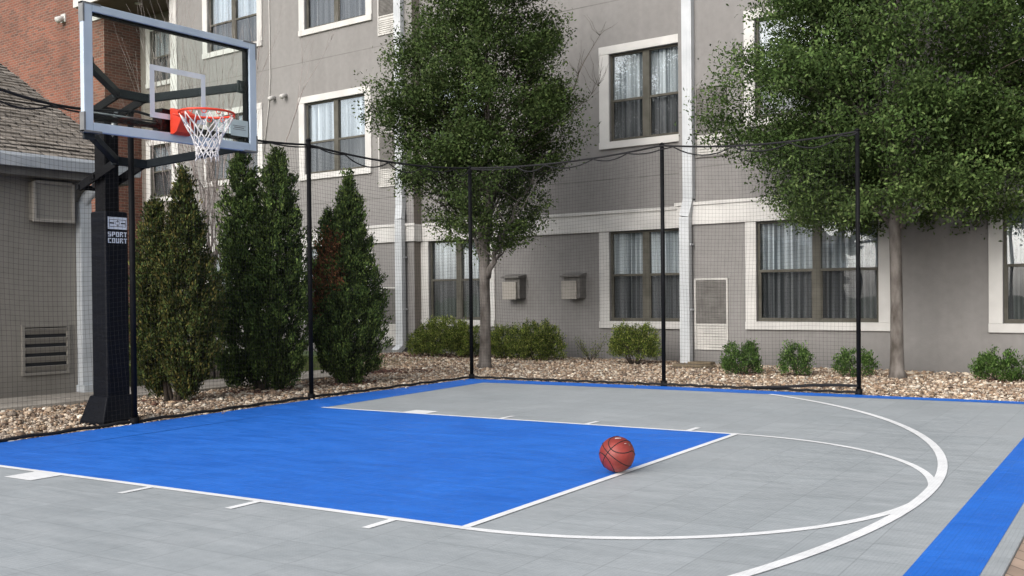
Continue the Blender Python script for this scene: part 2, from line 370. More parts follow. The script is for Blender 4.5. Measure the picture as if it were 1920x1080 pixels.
# ------------------------------------------------------------------ camera, sky, sun
cam_d = bpy.data.cameras.new('camera'); cam = bpy.data.objects.new('camera', cam_d); col.objects.link(cam)
CX, CY, F = 1096.285, 572.758, 1865.596
yaw, pitch, roll = .5184, -.0097, -.0090
cy_, sy_ = math.cos(yaw), math.sin(yaw); cp, sp = math.cos(pitch), math.sin(pitch)
fw = Vector((-sy_*cp, cy_*cp, sp)); rt = Vector((cy_, sy_, 0)); up = rt.cross(fw)
r2 = rt*math.cos(roll)+up*math.sin(roll); u2 = -rt*math.sin(roll)+up*math.cos(roll)
mw = Matrix.Identity(4)
for i in range(3):
    mw[i][0] = r2[i]; mw[i][1] = u2[i]; mw[i][2] = -fw[i]
mw[0][3], mw[1][3], mw[2][3] = 8.729, -5.8155, 1.1443
cam.matrix_world = mw
cam_d.sensor_width = 36; cam_d.lens = 36*F/1920
cam_d.shift_x = -(CX-960)/1920; cam_d.shift_y = (CY-540)/1920
cam_d.clip_start = .05; cam_d.clip_end = 2000
scene.camera = cam

SUN_EL, SUN_AZ = R(29), R(184)      # azimuth measured clockwise from +Y, as the sky's sun_rotation
w = bpy.data.worlds.new('World'); scene.world = w; w.use_nodes = True
nt = w.node_tree; bg = nt.nodes['Background']
sky = nt.nodes.new('ShaderNodeTexSky'); sky.sky_type = 'NISHITA'; sky.sun_disc = False
sky.sun_elevation = SUN_EL; sky.sun_rotation = SUN_AZ; sky.air_density = 1; sky.dust_density = 4; sky.ozone_density = 1
hs = nt.nodes.new('ShaderNodeHueSaturation'); hs.inputs['Saturation'].default_value = .30; hs.inputs['Value'].default_value = 1.7
nt.links.new(sky.outputs[0], hs.inputs['Color']); nt.links.new(hs.outputs[0], bg.inputs['Color'])
bg.inputs['Strength'].default_value = .15
sun_d = bpy.data.lights.new('sun', 'SUN'); sun = bpy.data.objects.new('sun', sun_d); col.objects.link(sun)
sun_d.energy = .8; sun_d.angle = R(80); sun_d.color = (1,.96,.90)
d = Vector((math.sin(SUN_AZ)*math.cos(SUN_EL), math.cos(SUN_AZ)*math.cos(SUN_EL), math.sin(SUN_EL)))
sun.rotation_euler = d.to_track_quat('Z', 'Y').to_euler()
scene.view_settings.view_transform = 'Standard'; scene.view_settings.look = 'None'; scene.view_settings.exposure = 0
scene.cycles.max_bounces = 8; scene.cycles.transparent_max_bounces = 24

cb, sb = math.cos(BYAW), math.sin(BYAW)
def b2w(s, y):  # hotel frame to world
    return (s*cb-y*sb, s*sb+y*cb)
def w2b(x, y):
    return (x*cb+y*sb, -x*sb+y*cb)

# ------------------------------------------------------------------ ground and court
ground_m = noise_mat('lawn_ground', (.05,.085,.025), (.10,.13,.05), 1.2, .95, detail=8)
g = MB(); g.quad((-400,-400,-.07),(400,-400,-.07),(400,400,-.07),(-400,400,-.07))
structure('ground', g, ground_m)

def poly(pts, z): 
    return [(p[0], p[1], z) for p in pts]
edge = [(.70,-5.6),(.70,-2.4),(.66,-1.24),(.62,-.3),(.60,.1),(.54,1.13),(.485,2.36),(.47,3.83),(.46,5.44)]
far = [(1.47,5.475),(3.37,5.50),(4.78,5.455),(5.82,5.43),(7.56,5.43),(8.20,5.43)]
out = edge+far+[(8.20,-5.6)]
m_ = MB(); n = len(out)
m_.add([(x,y,0) for x,y in out]+[(x,y,-.06) for x,y in out], [tuple(range(n))]+[(i,(i+1)%n,(i+1)%n+n,i+n) for i in range(n)])
structure('court_surface', m_, M['court_gray'])
# blue paint: baseline band and key, far band, right band
Z1, Z2 = .002, .004
ny = 1.8542
b_ = MB()
gl = [(1.34,-5.0),(1.30,-ny),(1.27,0),(1.20,ny),(1.10,3.25),(.98,5.02)]
inner = gl
outer_e = [(.705,-5.595),(.66,-ny),(.605,0),(.52,ny),(.485,3.25),(.465,5.43)]
for i in range(5):
    b_.quad((*outer_e[i],Z1),(*inner[i],Z1),(*inner[i+1],Z1),(*outer_e[i+1],Z1))
# key
kx = 5.766
b_.quad((1.30,-ny,Z1),(kx,-ny,Z1),(kx,ny,Z1),(1.20,ny,Z1))
# far band
fo = [(.47,5.435),(1.47,5.47),(3.37,5.49),(4.78,5.45),(6.4,5.425),(7.85,5.425)]
fi = [(.98,5.02),(1.60,5.06),(3.50,5.10),(4.93,5.09),(6.45,5.16),(7.85,5.19)]
for i in range(5):
    b_.quad((*fi[i],Z1),(*fi[i+1],Z1),(*fo[i+1],Z1),(*fo[i],Z1))
b_.quad((7.85,-5.2,Z1),(8.12,-5.2,Z1),(8.12,5.42,Z1),(7.85,5.42,Z1))
b_.quad((.71,-5.59,Z1),(7.85,-5.59,Z1),(7.85,-5.2,Z1),(1.34,-5.2,Z1))
structure('blue_court_paint', b_, M['court_blue'])
# white lines
l_ = MB()
def line(x0,y0,x1,y1,w,z=Z2):
    d_ = Vector((x1-x0,y1-y0)).normalized(); nn = Vector((-d_.y,d_.x))*w/2
    l_.quad((x0+nn.x,y0+nn.y,z),(x0-nn.x,y0-nn.y,z),(x1-nn.x,y1-nn.y,z),(x1+nn.x,y1+nn.y,z))
def arc(cx,cy,r,a0,a1,w,z=Z2,n=120):
    vs=[];fs=[]
    for i in range(n+1):
        a=a0+(a1-a0)*i/n
        for q in (r-w/2,r+w/2): vs.append((cx+q*math.cos(a),cy+q*math.sin(a),z))
    for i in range(n): fs.append((2*i,2*i+1,2*i+3,2*i+2))
    l_.add(vs,fs)
LW = .05
line(1.30,-ny,kx-.025,-ny,LW); line(1.18,ny,kx-.025,ny,LW); line(kx,-ny-.025,kx,ny+.025,LW,Z2+.0006)
arc(kx,0,ny,-PI/2,PI/2,LW,Z2)
r3, c3 = 6.142, 1.472
arc(c3,0,r3,-math.asin(5.2/r3),math.asin(5.07/r3),.062,Z2+.0012,200)
for sgn in (-1,1):
    y0 = sgn*(ny+.025); y1 = sgn*(ny+.025+.205)
    l_.quad((2.245,y0,Z2),(2.535,y0,Z2),(2.535,y1,Z2),(2.245,y1,Z2))
    for hx in (3.425,4.35,5.335): 
        l_.quad((hx-.025,y0,Z2),(hx+.025,y0,Z2),(hx+.025,y1,Z2),(hx-.025,y1,Z2))
structure('court_lines', l_, M['court_line'])
p_ = MB(); p_.quad((8.203,-14,-.012),(15,-14,-.012),(15,5.43,-.012),(8.203,5.43,-.012)); structure('paving', p_, M['pavers'])
p_ = MB(); p_.quad((-6,-14,-.03),(8.2,-14,-.03),(8.2,-5.6,-.03),(-6,-5.6,-.03)); structure('near_paving', p_, M['pavers'])
# soil under the gravel
soil = noise_mat('bed_soil', (.05,.038,.028), (.11,.08,.06), 8, .95)
p_ = MB()
pts = [b2w(-3.6,-7),b2w(16,-7),b2w(16,10.6),b2w(-6.2,10.6)]
p_.quad(*[(x,y,-.05) for x,y in pts]); structure('gravel_bed_soil', p_, soil)
# concrete walk beside the garage
sw = MB()
for k in range(7):
    a = -5+1.5*k; 
    x0 = -1.86-.05*max(0,k-3)
    sw.box(x0-1.16, x0, a+.006, a+1.494, -.06, .012)
swo = sw.build('concrete_path', M['concrete'], None, bevel=.006); swo.rotation_euler = (0,0,BYAW); swo['kind'] = 'structure'

# ------------------------------------------------------------------ scattered stones, chips, grass
def color_mesh(name, verts, faces_n, nfaces, loops, tint, mat, smooth=False):
    me = bpy.data.meshes.new(name)
    me.vertices.add(len(verts)); me.vertices.foreach_set('co', verts.astype(np.float32).ravel())
    me.loops.add(len(loops)); me.loops.foreach_set('vertex_index', loops.astype(np.int32))
    me.polygons.add(nfaces)
    me.polygons.foreach_set('loop_start', (np.arange(nfaces)*faces_n).astype(np.int32))
    me.polygons.foreach_set('loop_total', np.full(nfaces, faces_n, dtype=np.int32))
    me.update(calc_edges=True)
    ca = me.color_attributes.new('tint', 'FLOAT_COLOR', 'POINT')
    c = np.ones((len(verts),4), dtype=np.float32); c[:,:3] = tint; ca.data.foreach_set('color', c.ravel())
    if smooth: me.polygons.foreach_set('use_smooth', np.ones(nfaces, dtype=bool))
    me.materials.append(mat)
    ob = bpy.data.objects.new(name, me); col.objects.link(ob)
    return ob

ICO_V = []
t_ = (1+5**.5)/2
for a in (-1,1):
    for b in (-t_,t_):
        ICO_V += [(a,b,0),(0,a,b),(b,0,a)]
ICO_V = np.array(ICO_V)/math.hypot(1,t_)
def ico_faces():
    V = ICO_V; F_ = []
    for i in range(12):
        for j in range(i+1,12):
            for k in range(j+1,12):
                if max(np.linalg.norm(V[i]-V[j]),np.linalg.norm(V[j]-V[k]),np.linalg.norm(V[i]-V[k])) < 1.1:
                    nrm = np.cross(V[j]-V[i],V[k]-V[i]); F_.append((i,j,k) if nrm@V[i] > 0 else (i,k,j))
    return np.array(F_)
ICO_F = ico_faces()

def scatter(name, P, size, flat, palette, mat, seed=1):
    """P: n x 3 positions; each stone a squashed, turned, jittered icosahedron"""
    g_ = np.random.default_rng(seed); n = len(P)
    V = np.repeat(ICO_V[None], n, 0)*(1+g_.normal(0,.13,(n,12,1)))
    s = size[:,None,None]*np.stack([g_.uniform(.75,1.35,n), g_.uniform(.55,.95,n), g_.uniform(*flat,n)],1)[:,None,:]
    V = V*s
    a, b_, c_ = g_.uniform(0,2*PI,n), g_.normal(0,.35,n), g_.normal(0,.35,n)
    ca,sa = np.cos(a)[:,None],np.sin(a)[:,None]; cb_,sb_ = np.cos(b_)[:,None],np.sin(b_)[:,None]
    y, z = V[...,1].copy(), V[...,2].copy(); V[...,1] = y*cb_-z*sb_; V[...,2] = y*sb_+z*cb_
    x, y = V[...,0].copy(), V[...,1].copy(); V[...,0] = x*ca-y*sa; V[...,1] = x*sa+y*ca
    V = V+P[:,None,:]
    Fs = (ICO_F[None]+np.arange(n)[:,None,None]*12).reshape(-1)
    pal = np.array(palette); t = pal[g_.integers(0,len(pal),n)]*g_.uniform(.7,1.25,(n,1))
    return color_mesh(name, V.reshape(-1,3), 3, n*20, Fs, np.repeat(np.clip(t,0,.8),12,0), mat)

# gravel: left strip and strip in front of the hotel, in hotel coordinates
def inside_bed(s, y):
    x = s*cb-y*sb; Y = s*sb+y*cb
    ex = np.interp(Y, [p[1] for p in edge], [p[0] for p in edge])
    left = (x < ex-.01) & (Y < 5.5); back = (Y >= 5.5)
    ok = (s > -1.86-.05*np.clip((y-1)/1.5,0,5)) & (left | (back & (Y > 5.5)))
    deep = (y > 6.2) & (s > -6)     # beyond the walk the bed widens toward the hotel
    ok = ok | (deep & (Y > 5.5) & (s > -2.3-(y-6.2)*1.6))
    return ok, x, Y
def gravel_points(n, s0, s1, y0, y1, g_):
    s = g_.uniform(s0,s1,n); y = g_.uniform(y0,y1,n)
    ok, x, Y = inside_bed(s,y)
    ok &= y < np.where(s > .86, 9.9, 10.25)
    z = g_.uniform(-.045,-.008,n)
    return np.stack([x,Y,z],1)[ok]
gg = np.random.default_rng(3)
P1 = gravel_points(25000, -2.1, .9, -2.2, 6.2, gg); P2 = gravel_points(52000, -6, 7.6, 5.2, 10.3, gg)
# keep what lies right of x=8.2 too
P = np.concatenate([P1,P2])
pal = [(.46,.36,.265),(.34,.24,.165),(.58,.49,.39),(.22,.155,.11),(.50,.41,.32),(.38,.275,.185),(.66,.60,.51),(.15,.115,.09),(.32,.26,.21),(.28,.19,.13)]
gr = scatter('gravel', P, gg.lognormal(math.log(.0175),.38,len(P)), (.42,.75), pal, M['stone'], 4)
tag(gr, 'tan and cream river pebbles filling the beds around the court', 'gravel', kind='stuff')

def chips(name, spots, n, label, seed):
    g_ = np.random.default_rng(seed); out_ = []
    for (x,y,r) in spots:
        k = int(n*r*r); a = g_.uniform(0,2*PI,k); q = r*np.sqrt(g_.uniform(0,1,k))
        out_.append(np.stack([x+q*np.cos(a), y+q*np.sin(a), g_.uniform(-.03,.0,k)],1))
    P = np.concatenate(out_)
    ob = scatter(name, P, g_.lognormal(math.log(.02),.3,len(P)), (.15,.4), [(.13,.055,.04),(.09,.04,.03),(.17,.08,.055),(.06,.035,.03)], M['stone'], seed+1)
    tag(ob, label, 'mulch', kind='stuff')
def bw(s,y,r): return (*b2w(s,y), r)
chips('mulch', [(-.96,1.69,.38),(-1.05,3.06,.48),(-.76,4.25,.45),(-1.6,5.0,.45),(-1.7,5.9,.5),(-1.5,6.4,.5),bw(-4.6,9.6,.6),bw(-5.4,9.3,.6),bw(-3.7,9.6,.5),bw(-2.8,9.7,.45),bw(-1.8,9.6,.35),bw(.4,9.6,.3),(3.57,7.9,.22),(4.34,7.9,.22),(5.15,8.2,.25),(7.0,8.2,.3)], 1100, 'reddish brown bark mulch around the shrubs and tree bases', 11)

# grass blades behind the walk
g_ = np.random.default_rng(5); n = 34000
s = g_.uniform(-8,-3.0,n); y = g_.uniform(1.9,8.6,n)
x = s*cb-y*sb; Y = s*sb+y*cb
keep = ~((s < -3.0) & (y < 1.8)); x,Y = x[keep],Y[keep]; n = len(x)
h = g_.uniform(.03,.075,n); a = g_.uniform(0,2*PI,n); wv = .004
lean = g_.normal(0,.02,(n,2))
V = np.zeros((n,3,3)); V[:,0] = np.stack([x-wv*np.cos(a),Y-wv*np.sin(a),np.full(n,-.06)],1); V[:,1] = np.stack([x+wv*np.cos(a),Y+wv*np.sin(a),np.full(n,-.06)],1)
V[:,2] = np.stack([x+lean[:,0],Y+lean[:,1],-.06+h],1)
t = np.array([(.12,.19,.045),(.16,.22,.06),(.20,.22,.08)])[g_.integers(0,3,n)]*g_.uniform(.7,1.3,(n,1))
go = color_mesh('grass', V.reshape(-1,3), 3, n, np.arange(3*n), np.repeat(t,3,0), M['grass'])
tag(go, 'short green lawn between the concrete walk and the hotel', 'grass', kind='stuff')

# ------------------------------------------------------------------ the hotel
YR, YC, YL, YV = 9.9, 10.45, 10.22, 11.3
hotel = Thing('hotel_building', 'taupe stucco hotel wing with white trimmed windows behind the court', 'building', (0,10.2,0), BYAW)

def wall_with_holes(mb, s0, s1, z0, z1, y, holes, depth=.14):
    xs = sorted({s0,s1,*[h[0] for h in holes],*[h[1] for h in holes]}); zs = sorted({z0,z1,*[h[2] for h in holes],*[h[3] for h in holes]})
    for i in range(len(xs)-1):
        for j in range(len(zs)-1):
            cx_, cz = (xs[i]+xs[i+1])/2, (zs[j]+zs[j+1])/2
            if any(h[0] < cx_ < h[1] and h[2] < cz < h[3] for h in holes): continue
            mb.quad((xs[i],y,zs[j]),(xs[i+1],y,zs[j]),(xs[i+1],y,zs[j+1]),(xs[i],y,zs[j+1]))
    for a,b,c,d_ in holes:
        mb.quad((a,y,c),(a,y+depth,c),(a,y+depth,d_),(a,y,d_)); mb.quad((b,y,c),(b,y,d_),(b,y+depth,d_),(b,y+depth,c))
        mb.quad((a,y,c),(b,y,c),(b,y+depth,c),(a,y+depth,c)); mb.quad((a,y,d_),(a,y+depth,d_),(b,y+depth,d_),(b,y,d_))

def window(th, s0, s1, z0, z1, y, rail, seed, top_trim=True, side=.19, bottom=.13, top=.15, cols=2, opening=None, mull=.10, right_trim=True):
    """s0..z1 is the opening; trims lie around it; two double-hung units"""
    g_ = random.Random(seed)
    tr = MB()
    p = y-.032
    tr.box(s0-side, s0, p, y+.002, z0, z1)
    if right_trim: tr.box(s1, s1+side, p, y+.002, z0, z1)
    tr.box(s0-side, s1+(side if right_trim else 0), p-.02, y+.002, z0-bottom, z0)
    if top_trim: tr.box(s0-side, s1+(side if right_trim else 0), p-.006, y+.002, z1, z1+top)
    w_ = th.part('window', tr, M['white_trim'], bevel=.006)
    fr = MB(); fy0, fy1 = y+.05, y+.11; t = .035
    fr.box(s0,s0+t,fy0,fy1,z0,z1); fr.box(s1-t,s1,fy0,fy1,z0,z1)
    fr.box(s0+t,s1-t,fy0,fy1,z0,z0+t); fr.box(s0+t,s1-t,fy0,fy1,z1-t,z1)
    W = (s1-s0)
    xs = [s0+t]
    for k in range(1,cols):
        c = s0+W*k/cols
        fr.box(c-mull/2-.02,c+mull/2+.02,fy0-.012,fy1,z0+t,z1-t)
    units = []
    for k in range(cols):
        a = s0+t if k == 0 else s0+W*k/cols+mull/2+.02
        b = s1-t if k == cols-1 else s0+W*(k+1)/cols-mull/2-.02
        units.append((a,b))
        fr.box(a,b,fy0-.006,fy1-.01,rail-.022,rail+.022)
        # lower sash stiles, thin
        for (u,v) in ((a,a+.02),(b-.02,b)): fr.box(u,v,fy0+.004,fy1-.02,z0+t,rail-.022)
        fr.box(a+.02,b-.02,fy0+.004,fy1-.02,z0+t,z0+t+.025)
    th.part('frame', fr, M['taupe_frame'], w_, bevel=.003)
    gm = MB()
    for a,b in units: gm.box(a,b,fy1-.03,fy1-.026,rail+.022,z1-t)
    th.part('upper_pane', gm, M['pane'], w_)
    gm = MB()
    for a,b in units: gm.box(a+.02,b-.02,fy1-.044,fy1-.04,z0+t+.025,rail-.022)
    th.part('screened_pane', gm, M['pane_screen'], w_)
    # curtains: pleated sheers with a gap of their own in every window
    cm = MB(); yb = y+.175
    for a,b in ((s0-.05,s1+.05),):
        k = int((b-a)/.012); vs = []; ph = g_.uniform(0,6)
        gap0 = g_.uniform(a+.3*(b-a), a+.6*(b-a)); gapw = g_.choice([0,0,0,.03])
        if opening: gap0, gapw = opening
        prevok = False; base = None
        for i in range(k+1):
            q = a+(b-a)*i/k
            off = .034*math.sin(q*58+ph+1.6*math.sin(q*5))+.014*math.sin(q*117+ph*2)
            ok = not (gap0 < q < gap0+gapw)
            vs.append((q,yb+off,z0-.1,ok))
        for i in range(k):
            if vs[i][3] and vs[i+1][3]:
                A,B = vs[i],vs[i+1]
                cm.add([(A[0],A[1],z0-.05),(B[0],B[1],z0-.05),(B[0],B[1],z1+.1),(A[0],A[1],z1+.1)],[(0,1,2,3)],True)
    th.part('curtain', cm, M['curtain'], w_)
    rm = MB(); D = y+.9; a,b,c,d_ = s0-.2,s1+.2,z0-.2,z1+.2
    rm.quad((a,D,c),(b,D,c),(b,D,d_),(a,D,d_)); rm.quad((a,y+.145,c),(a,D,c),(a,D,d_),(a,y+.145,d_)); rm.quad((b,y+.145,c),(b,y+.145,d_),(b,D,d_),(b,D,c))
    rm.quad((a,y+.145,c),(b,y+.145,c),(b,D,c),(a,D,c)); rm.quad((a,y+.145,d_),(a,D,d_),(b,D,d_),(b,y+.145,d_))
    th.part('room_lining', rm, M['dark_room'], w_)
    return w_

H_TOP = 12.4
# windows: (s0,s1,z0,z1,rail)
WR = [(2.29,4.30,.70,2.33,1.52),(6.07,8.08,.70,2.33,1.52),(2.29,4.30,4.0,5.62,4.78),(6.07,8.08,4.0,5.62,4.78),(9.9,11.9,.70,2.33,1.52)]
WC = [(-.93,.60,.67,2.33,1.52),(-5.50,-3.90,.67,2.33,1.50),(-.90,.63,3.99,5.61,4.745),(-5.50,-3.90,3.99,5.61,4.745)]
WL = [(-9.13,-7.13,3.99,5.63,4.72),(-12.78,-10.83,4.09,5.68,4.78),(-9.09,-7.07,7.31,8.9,8.05),(-12.76,-10.80,7.31,8.9,8.0),(-9.13,-7.13,.70,2.31,1.5),(-12.78,-10.83,.70,2.31,1.5)]
WV = [(-17.05,-15.1,4.03,5.52,4.77),(-17.0,-15.05,7.28,8.75,8.0),(-17.05,-15.1,.70,2.3,1.5)]
def section(s0, s1, y, wins, name='wall'):
    mb = MB(); wall_with_holes(mb, s0, s1, -.12, H_TOP, y, [q[:4] for q in wins]); return mb
wmb = section(.86, 14, YR, WR)
wmb.quad((.86,YR,-.12),(.86,YR,H_TOP),(.86,YC+.3,H_TOP),(.86,YC+.3,-.12))
hotel.part('wall', wmb, M['stucco'])
hotel.part('wall', section(-5.705,.86,YC,WC), M['stucco'])
lm = section(-14.3,-5.71,YL,WL)
hotel.part('wall', lm, M['stucco'])
sm = MB(); sm.quad((-5.71,YL,-.12),(-5.71,YC+.3,-.12),(-5.71,YC+.3,H_TOP),(-5.71,YL,H_TOP)); hotel.part('side_wall', sm, M['stucco_shaded'])
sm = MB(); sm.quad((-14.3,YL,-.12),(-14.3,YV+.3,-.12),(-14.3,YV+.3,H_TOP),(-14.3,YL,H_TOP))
hotel.part('side_wall', sm, M['stucco_shaded'])
hotel.part('wall', section(-17.52,-14.3,YV,WV), M['stucco_shaded'])
# roof slab closes the block
rb = MB(); rb.box(-17.5,14.4,9.4,20,H_TOP,H_TOP+.3); hotel.part('roof', rb, M['white_trim'])
bk = MB(); bk.box(13.9,14,9.95,20,-.12,H_TOP-.01); hotel.part('end_wall', bk, M['stucco'])
# white belt course, mitred round the steps
bd = MB()
bd.box(.84,14.02,YR-.05,YR+.01,2.33,2.69); bd.box(-5.66,.838,YC-.05,YC+.01,2.33,2.69); bd.box(-14.32,-5.66,YL-.05,YL+.01,2.33,2.69)
bd.box(-5.712,-5.665,YL+.012,YC-.052,2.33,2.69)
bd.box(.80,14.04,YR-.075,YR-.052,2.655,2.712); bd.box(-5.63,.80,YC-.075,YC-.052,2.655,2.712); bd.box(-14.34,-5.63,YL-.075,YL-.052,2.655,2.712)
hotel.part('belt_trim', bd, M['white_trim'], bevel=.005)
# corner board at the recess
cbm = MB(); cbm.box(-14.32,-14.04,YL-.04,YL+.01,-.05,9.2); cbm.box(-14.342,-14.302,YL-.04,YL+.2,-.05,9.2); hotel.part('corner_board', cbm, M['white_trim'], bevel=.005)
k = 0
for y, L_, tt in ((YR,WR,0),(YC,WC,0),(YL,WL,0),(YV,WV,0)):
    for q in L_:
        k += 1
        ground_floor = q[2] < 1
        op = None
        window(hotel, q[0], q[1], q[2], q[3] if not ground_floor else q[3]-.005, y, q[4], k*13, top_trim=not ground_floor,
               cols=2, side=.19 if y != YC else .215, right_trim=not (y == YC and q[0] > -2), opening={7:(-.3,0)}.get(k))
# through-wall heater panels: grille above, louvred apron below
def louver_panel(s0,s1,z0,z1,split,y,grille='louver_gray',frame='louver_light'):
    f = MB(); t=.03; p=y-.03
    f.box(s0,s0+t,p,y+.001,z0,z1); f.box(s1-t,s1,p,y+.001,z0,z1); f.box(s0+t,s1-t,p,y+.001,z1-t,z1); f.box(s0+t,s1-t,p,y+.001,z0,z0+t); f.box(s0+t,s1-t,p,y+.001,split-t/2,split+t/2)
    o = hotel.part('heater_panel', f, M[frame], bevel=.003)
    gmb = MB(); gmb.box(s0+t,s1-t,y-.012,y+.0015,split+t/2,z1-t)
    z = split+.04
    while z < z1-.06:
        gmb.beam((s0+t,y-.016,z),(s1-t,y-.016,z),.012,.006,(0,.6,1)); z += .028
    hotel.part('grille', gmb, M[grille], o)
    amb = MB(); amb.box(s0+t,s1-t,y-.012,y+.0015,z0+t,split-t/2)
    z = z0+.05
    while z < split-.05:
        amb.beam((s0+t,y-.018,z),(s1-t,y-.018,z),.014,.010,(0,.6,1)); z += .045
    hotel.part('louvred_apron', amb, M['louver_light'], o)
louver_panel(1.15,1.78,.22,1.42,.64,YR); louver_panel(1.19,1.78,3.45,4.63,3.85,YR,frame='louver_gray')
louver_panel(-6.69,-6.07,.12,1.37,.56,YL); louver_panel(-6.72,-6.10,3.53,4.72,3.9,YL); louver_panel(-6.70,-6.08,6.80,7.95,7.2,YL)
# downpipes
def downpipe(th, x, y, z0, z1, jog_z, dx=0.0, w=.17, d_=.11, mat='pipe_white', front=0.0, kick=True):
    mb = MB(); yc = y-d_/2-.01
    if jog_z:
        yj = yc-.06
        mb.beam((x,yj,z0+(.1 if kick else 0)),(x,yj,jog_z-.16),w,d_,(0,1,0)); mb.beam((x,yj,jog_z-.155),(x+dx,yc,jog_z+.14),w*.98,d_*.98,(0,1,0)); mb.beam((x+dx,yc,jog_z+.145),(x+dx,yc,z1),w,d_,(0,1,0))
    else:
        yj = yc; mb.beam((x,yc,z0+(.1 if kick else 0)),(x,yc,z1),w,d_,(0,1,0))
    for r_ in (-.055,0,.055):   # pressed ribs
        mb.box(x+r_-.006,x+r_+.006,yj-d_/2-.004,yj-d_/2+.001,z0+.12,(jog_z-.18) if jog_z else z1)
        if jog_z: mb.box(x+dx+r_-.006,x+dx+r_+.006,yc-d_/2-.004,yc-d_/2+.001,jog_z+.16,z1)
    if kick: mb.beam((x,yj,z0+.13),(x,yj-.16,z0+.02),w*.96,d_*.96,(0,1,0.3))
    for zb in ((z0+.9),(z0+2.0)): mb.box(x-w/2-.02,x+w/2+.02,yj-.02,yj+.09,zb,zb+.03)
    return th.part('downpipe', mb, M[mat], bevel=.006)
downpipe(hotel, 1.045, YR, -.02, 8.5, 2.62, .04, .185, kick=False)
downpipe(hotel, -6.00, YL, -.02, 12, 2.95, -.03, .2)
# covered vent boxes on the recessed wall
for s0 in (-3.33,-1.89):
    mb = MB(); y = YC
    mb.box(s0+.05,s0+.42,y-.20,y+.002,1.10,1.50)
    mb.prism([(y,1.585),(y-.26,1.535),(y-.26,1.50),(y,1.502)],'x',s0-.01,s0+.44)
    o = hotel.part('vent_hood', mb, M['louver_gray'], bevel=.006)
    mb = MB(); mb.box(s0+.02,s0+.36,y-.245,y-.203,1.085,1.43); hotel.part('cover_plate', mb, M['box_rim'], o, bevel=.006)
for s0 in (-10.2,-9.78):
    mb = MB(); mb.tube([(s0,YL+.01,5.9),(s0,YL-.09,5.88),(s0+.02,YL-.16,5.84)],[.045,.05,.058],10)
    hotel.part('floodlight', mb, M['white_trim'])
# cable running down the wall
mb = MB(); mb.tube([(-10.35,YL-.015,8.9),(-10.33,YL-.02,6.4),(-10.40,YL-.02,5.7),(-10.62,YL-.02,4.6)],.012,5); hotel.part('wall_cable', mb, M['louver_light'])

# brick wing
br = Thing('brick_building', 'red brick wing with pale eave rising behind the garage roof', 'building', (-20,10.22,0), BYAW)
mb = MB(); mb.box(-34,-17.53,YL,YL+.25,-.12,14); br.part('wall', mb, M['brick_front'])
mb = MB(); mb.box(-17.528,-17.50,YL-.001,YV+.02,-.12,9.15); br.part('side_wall', mb, M['brick_side'], label='shaded dark brick return wall')
mb = MB(); mb.box(-17.7,-14.1,9.55,YV,9.2,9.24); e_ = br.part('soffit', mb, M['soffit'])
mb = MB(); mb.box(-17.72,-14.08,9.50,9.545,9.14,9.50); mb.box(-17.76,-17.721,9.50,YL,9.14,9.50); br.part('fascia', mb, M['white_trim'], bevel=.005)
mb = MB(); mb.box(-18.3,-17.49,YL-.035,YL-.002,8.98,9.195); br.part('frieze_board', mb, M['white_trim'])
mb = MB(); mb.tube([(-16.1,10.4,9.21),(-16.1,10.4,9.17)],.09,14); br.part('recessed_lamp', mb, M['louver_light'])
mb = MB(); mb.tube([(-19.6,YL+.01,9.33),(-19.6,YL-.08,9.30),(-19.58,YL-.2,9.22)],[.07,.075,.10],12); mb.box(-19.72,-19.48,YL-.03,YL+.001,9.2,9.44); br.part('floodlight', mb, M['white_trim'])

# ------------------------------------------------------------------ garage
ga = Thing('garage', 'low taupe outbuilding with shingle roof and white gutter by the hoop', 'garage', (-3,0,0), BYAW)
GX = -3.0
mb = MB(); mb.box(-11.8,GX,-9,1.69,-.1,2.62)
mb.box(GX,GX+.012,1.50,1.70,0.0,2.6)
ga.part('wall', mb, M['garage_paint'])
gable = MB(); gable.prism([(-11.8,2.62),(-3.0,2.62),(-7.4,4.95)],'y',1.55,1.685); ga.part('gable', gable, M['garage_paint'])
mb = MB(); YE = 2.12
pit = .53
ex, ez = -2.66, 2.80
rx, rz = -7.5, 2.80+pit*(7.5-2.66)
mb.prism([(ex,ez),(rx,rz),(rx,rz-.09),(ex,ez-.09)],'y',-9.4,YE); mb.prism([(rx,rz),(2*rx-ex,ez),(2*rx-ex,ez-.09),(rx,rz-.09)],'y',-9.4,YE)
roof = ga.part('roof', mb, M['shingle'])
# raised shingle courses so the roof has real steps
mb = MB(); nrow = 42; Ls = math.hypot(rx-ex, rz-ez)
g_ = random.Random(2)
for i in range(nrow):
    t0 = i/nrow; t1 = (i+1)/nrow
    y = -5.0+g_.uniform(0,.2)
    while y < YE-.05:
        w_ = g_.choice([.12,.16,.2,.26]); y1 = min(y+w_, YE)
        h0 = g_.choice([.004,.012,.016])
        ax, az = ex+(rx-ex)*t0-.0, ez+(rz-ez)*t0
        bx, bz = ex+(rx-ex)*(t1), ez+(rz-ez)*t1
        nx, nz = pit/math.hypot(1,pit), 1/math.hypot(1,pit)
        mb.add([(ax+nx*(h0+.008),y+.004,az+nz*(h0+.008)),(ax+nx*(h0+.008),y1-.004,az+nz*(h0+.008)),(bx+nx*.003,y1-.004,bz+nz*.003),(bx+nx*.003,y+.004,bz+nz*.003),(ax+nx*.001,y+.004,az+nz*.001),(ax+nx*.001,y1-.004,az+nz*.001)],[(0,1,2,3),(0,4,5,1)])
        y = y1
ga.part('shingle_courses', mb, M['shingle'], roof)
mb = MB()   # gutter, open trough with rolled lip, and white fascia
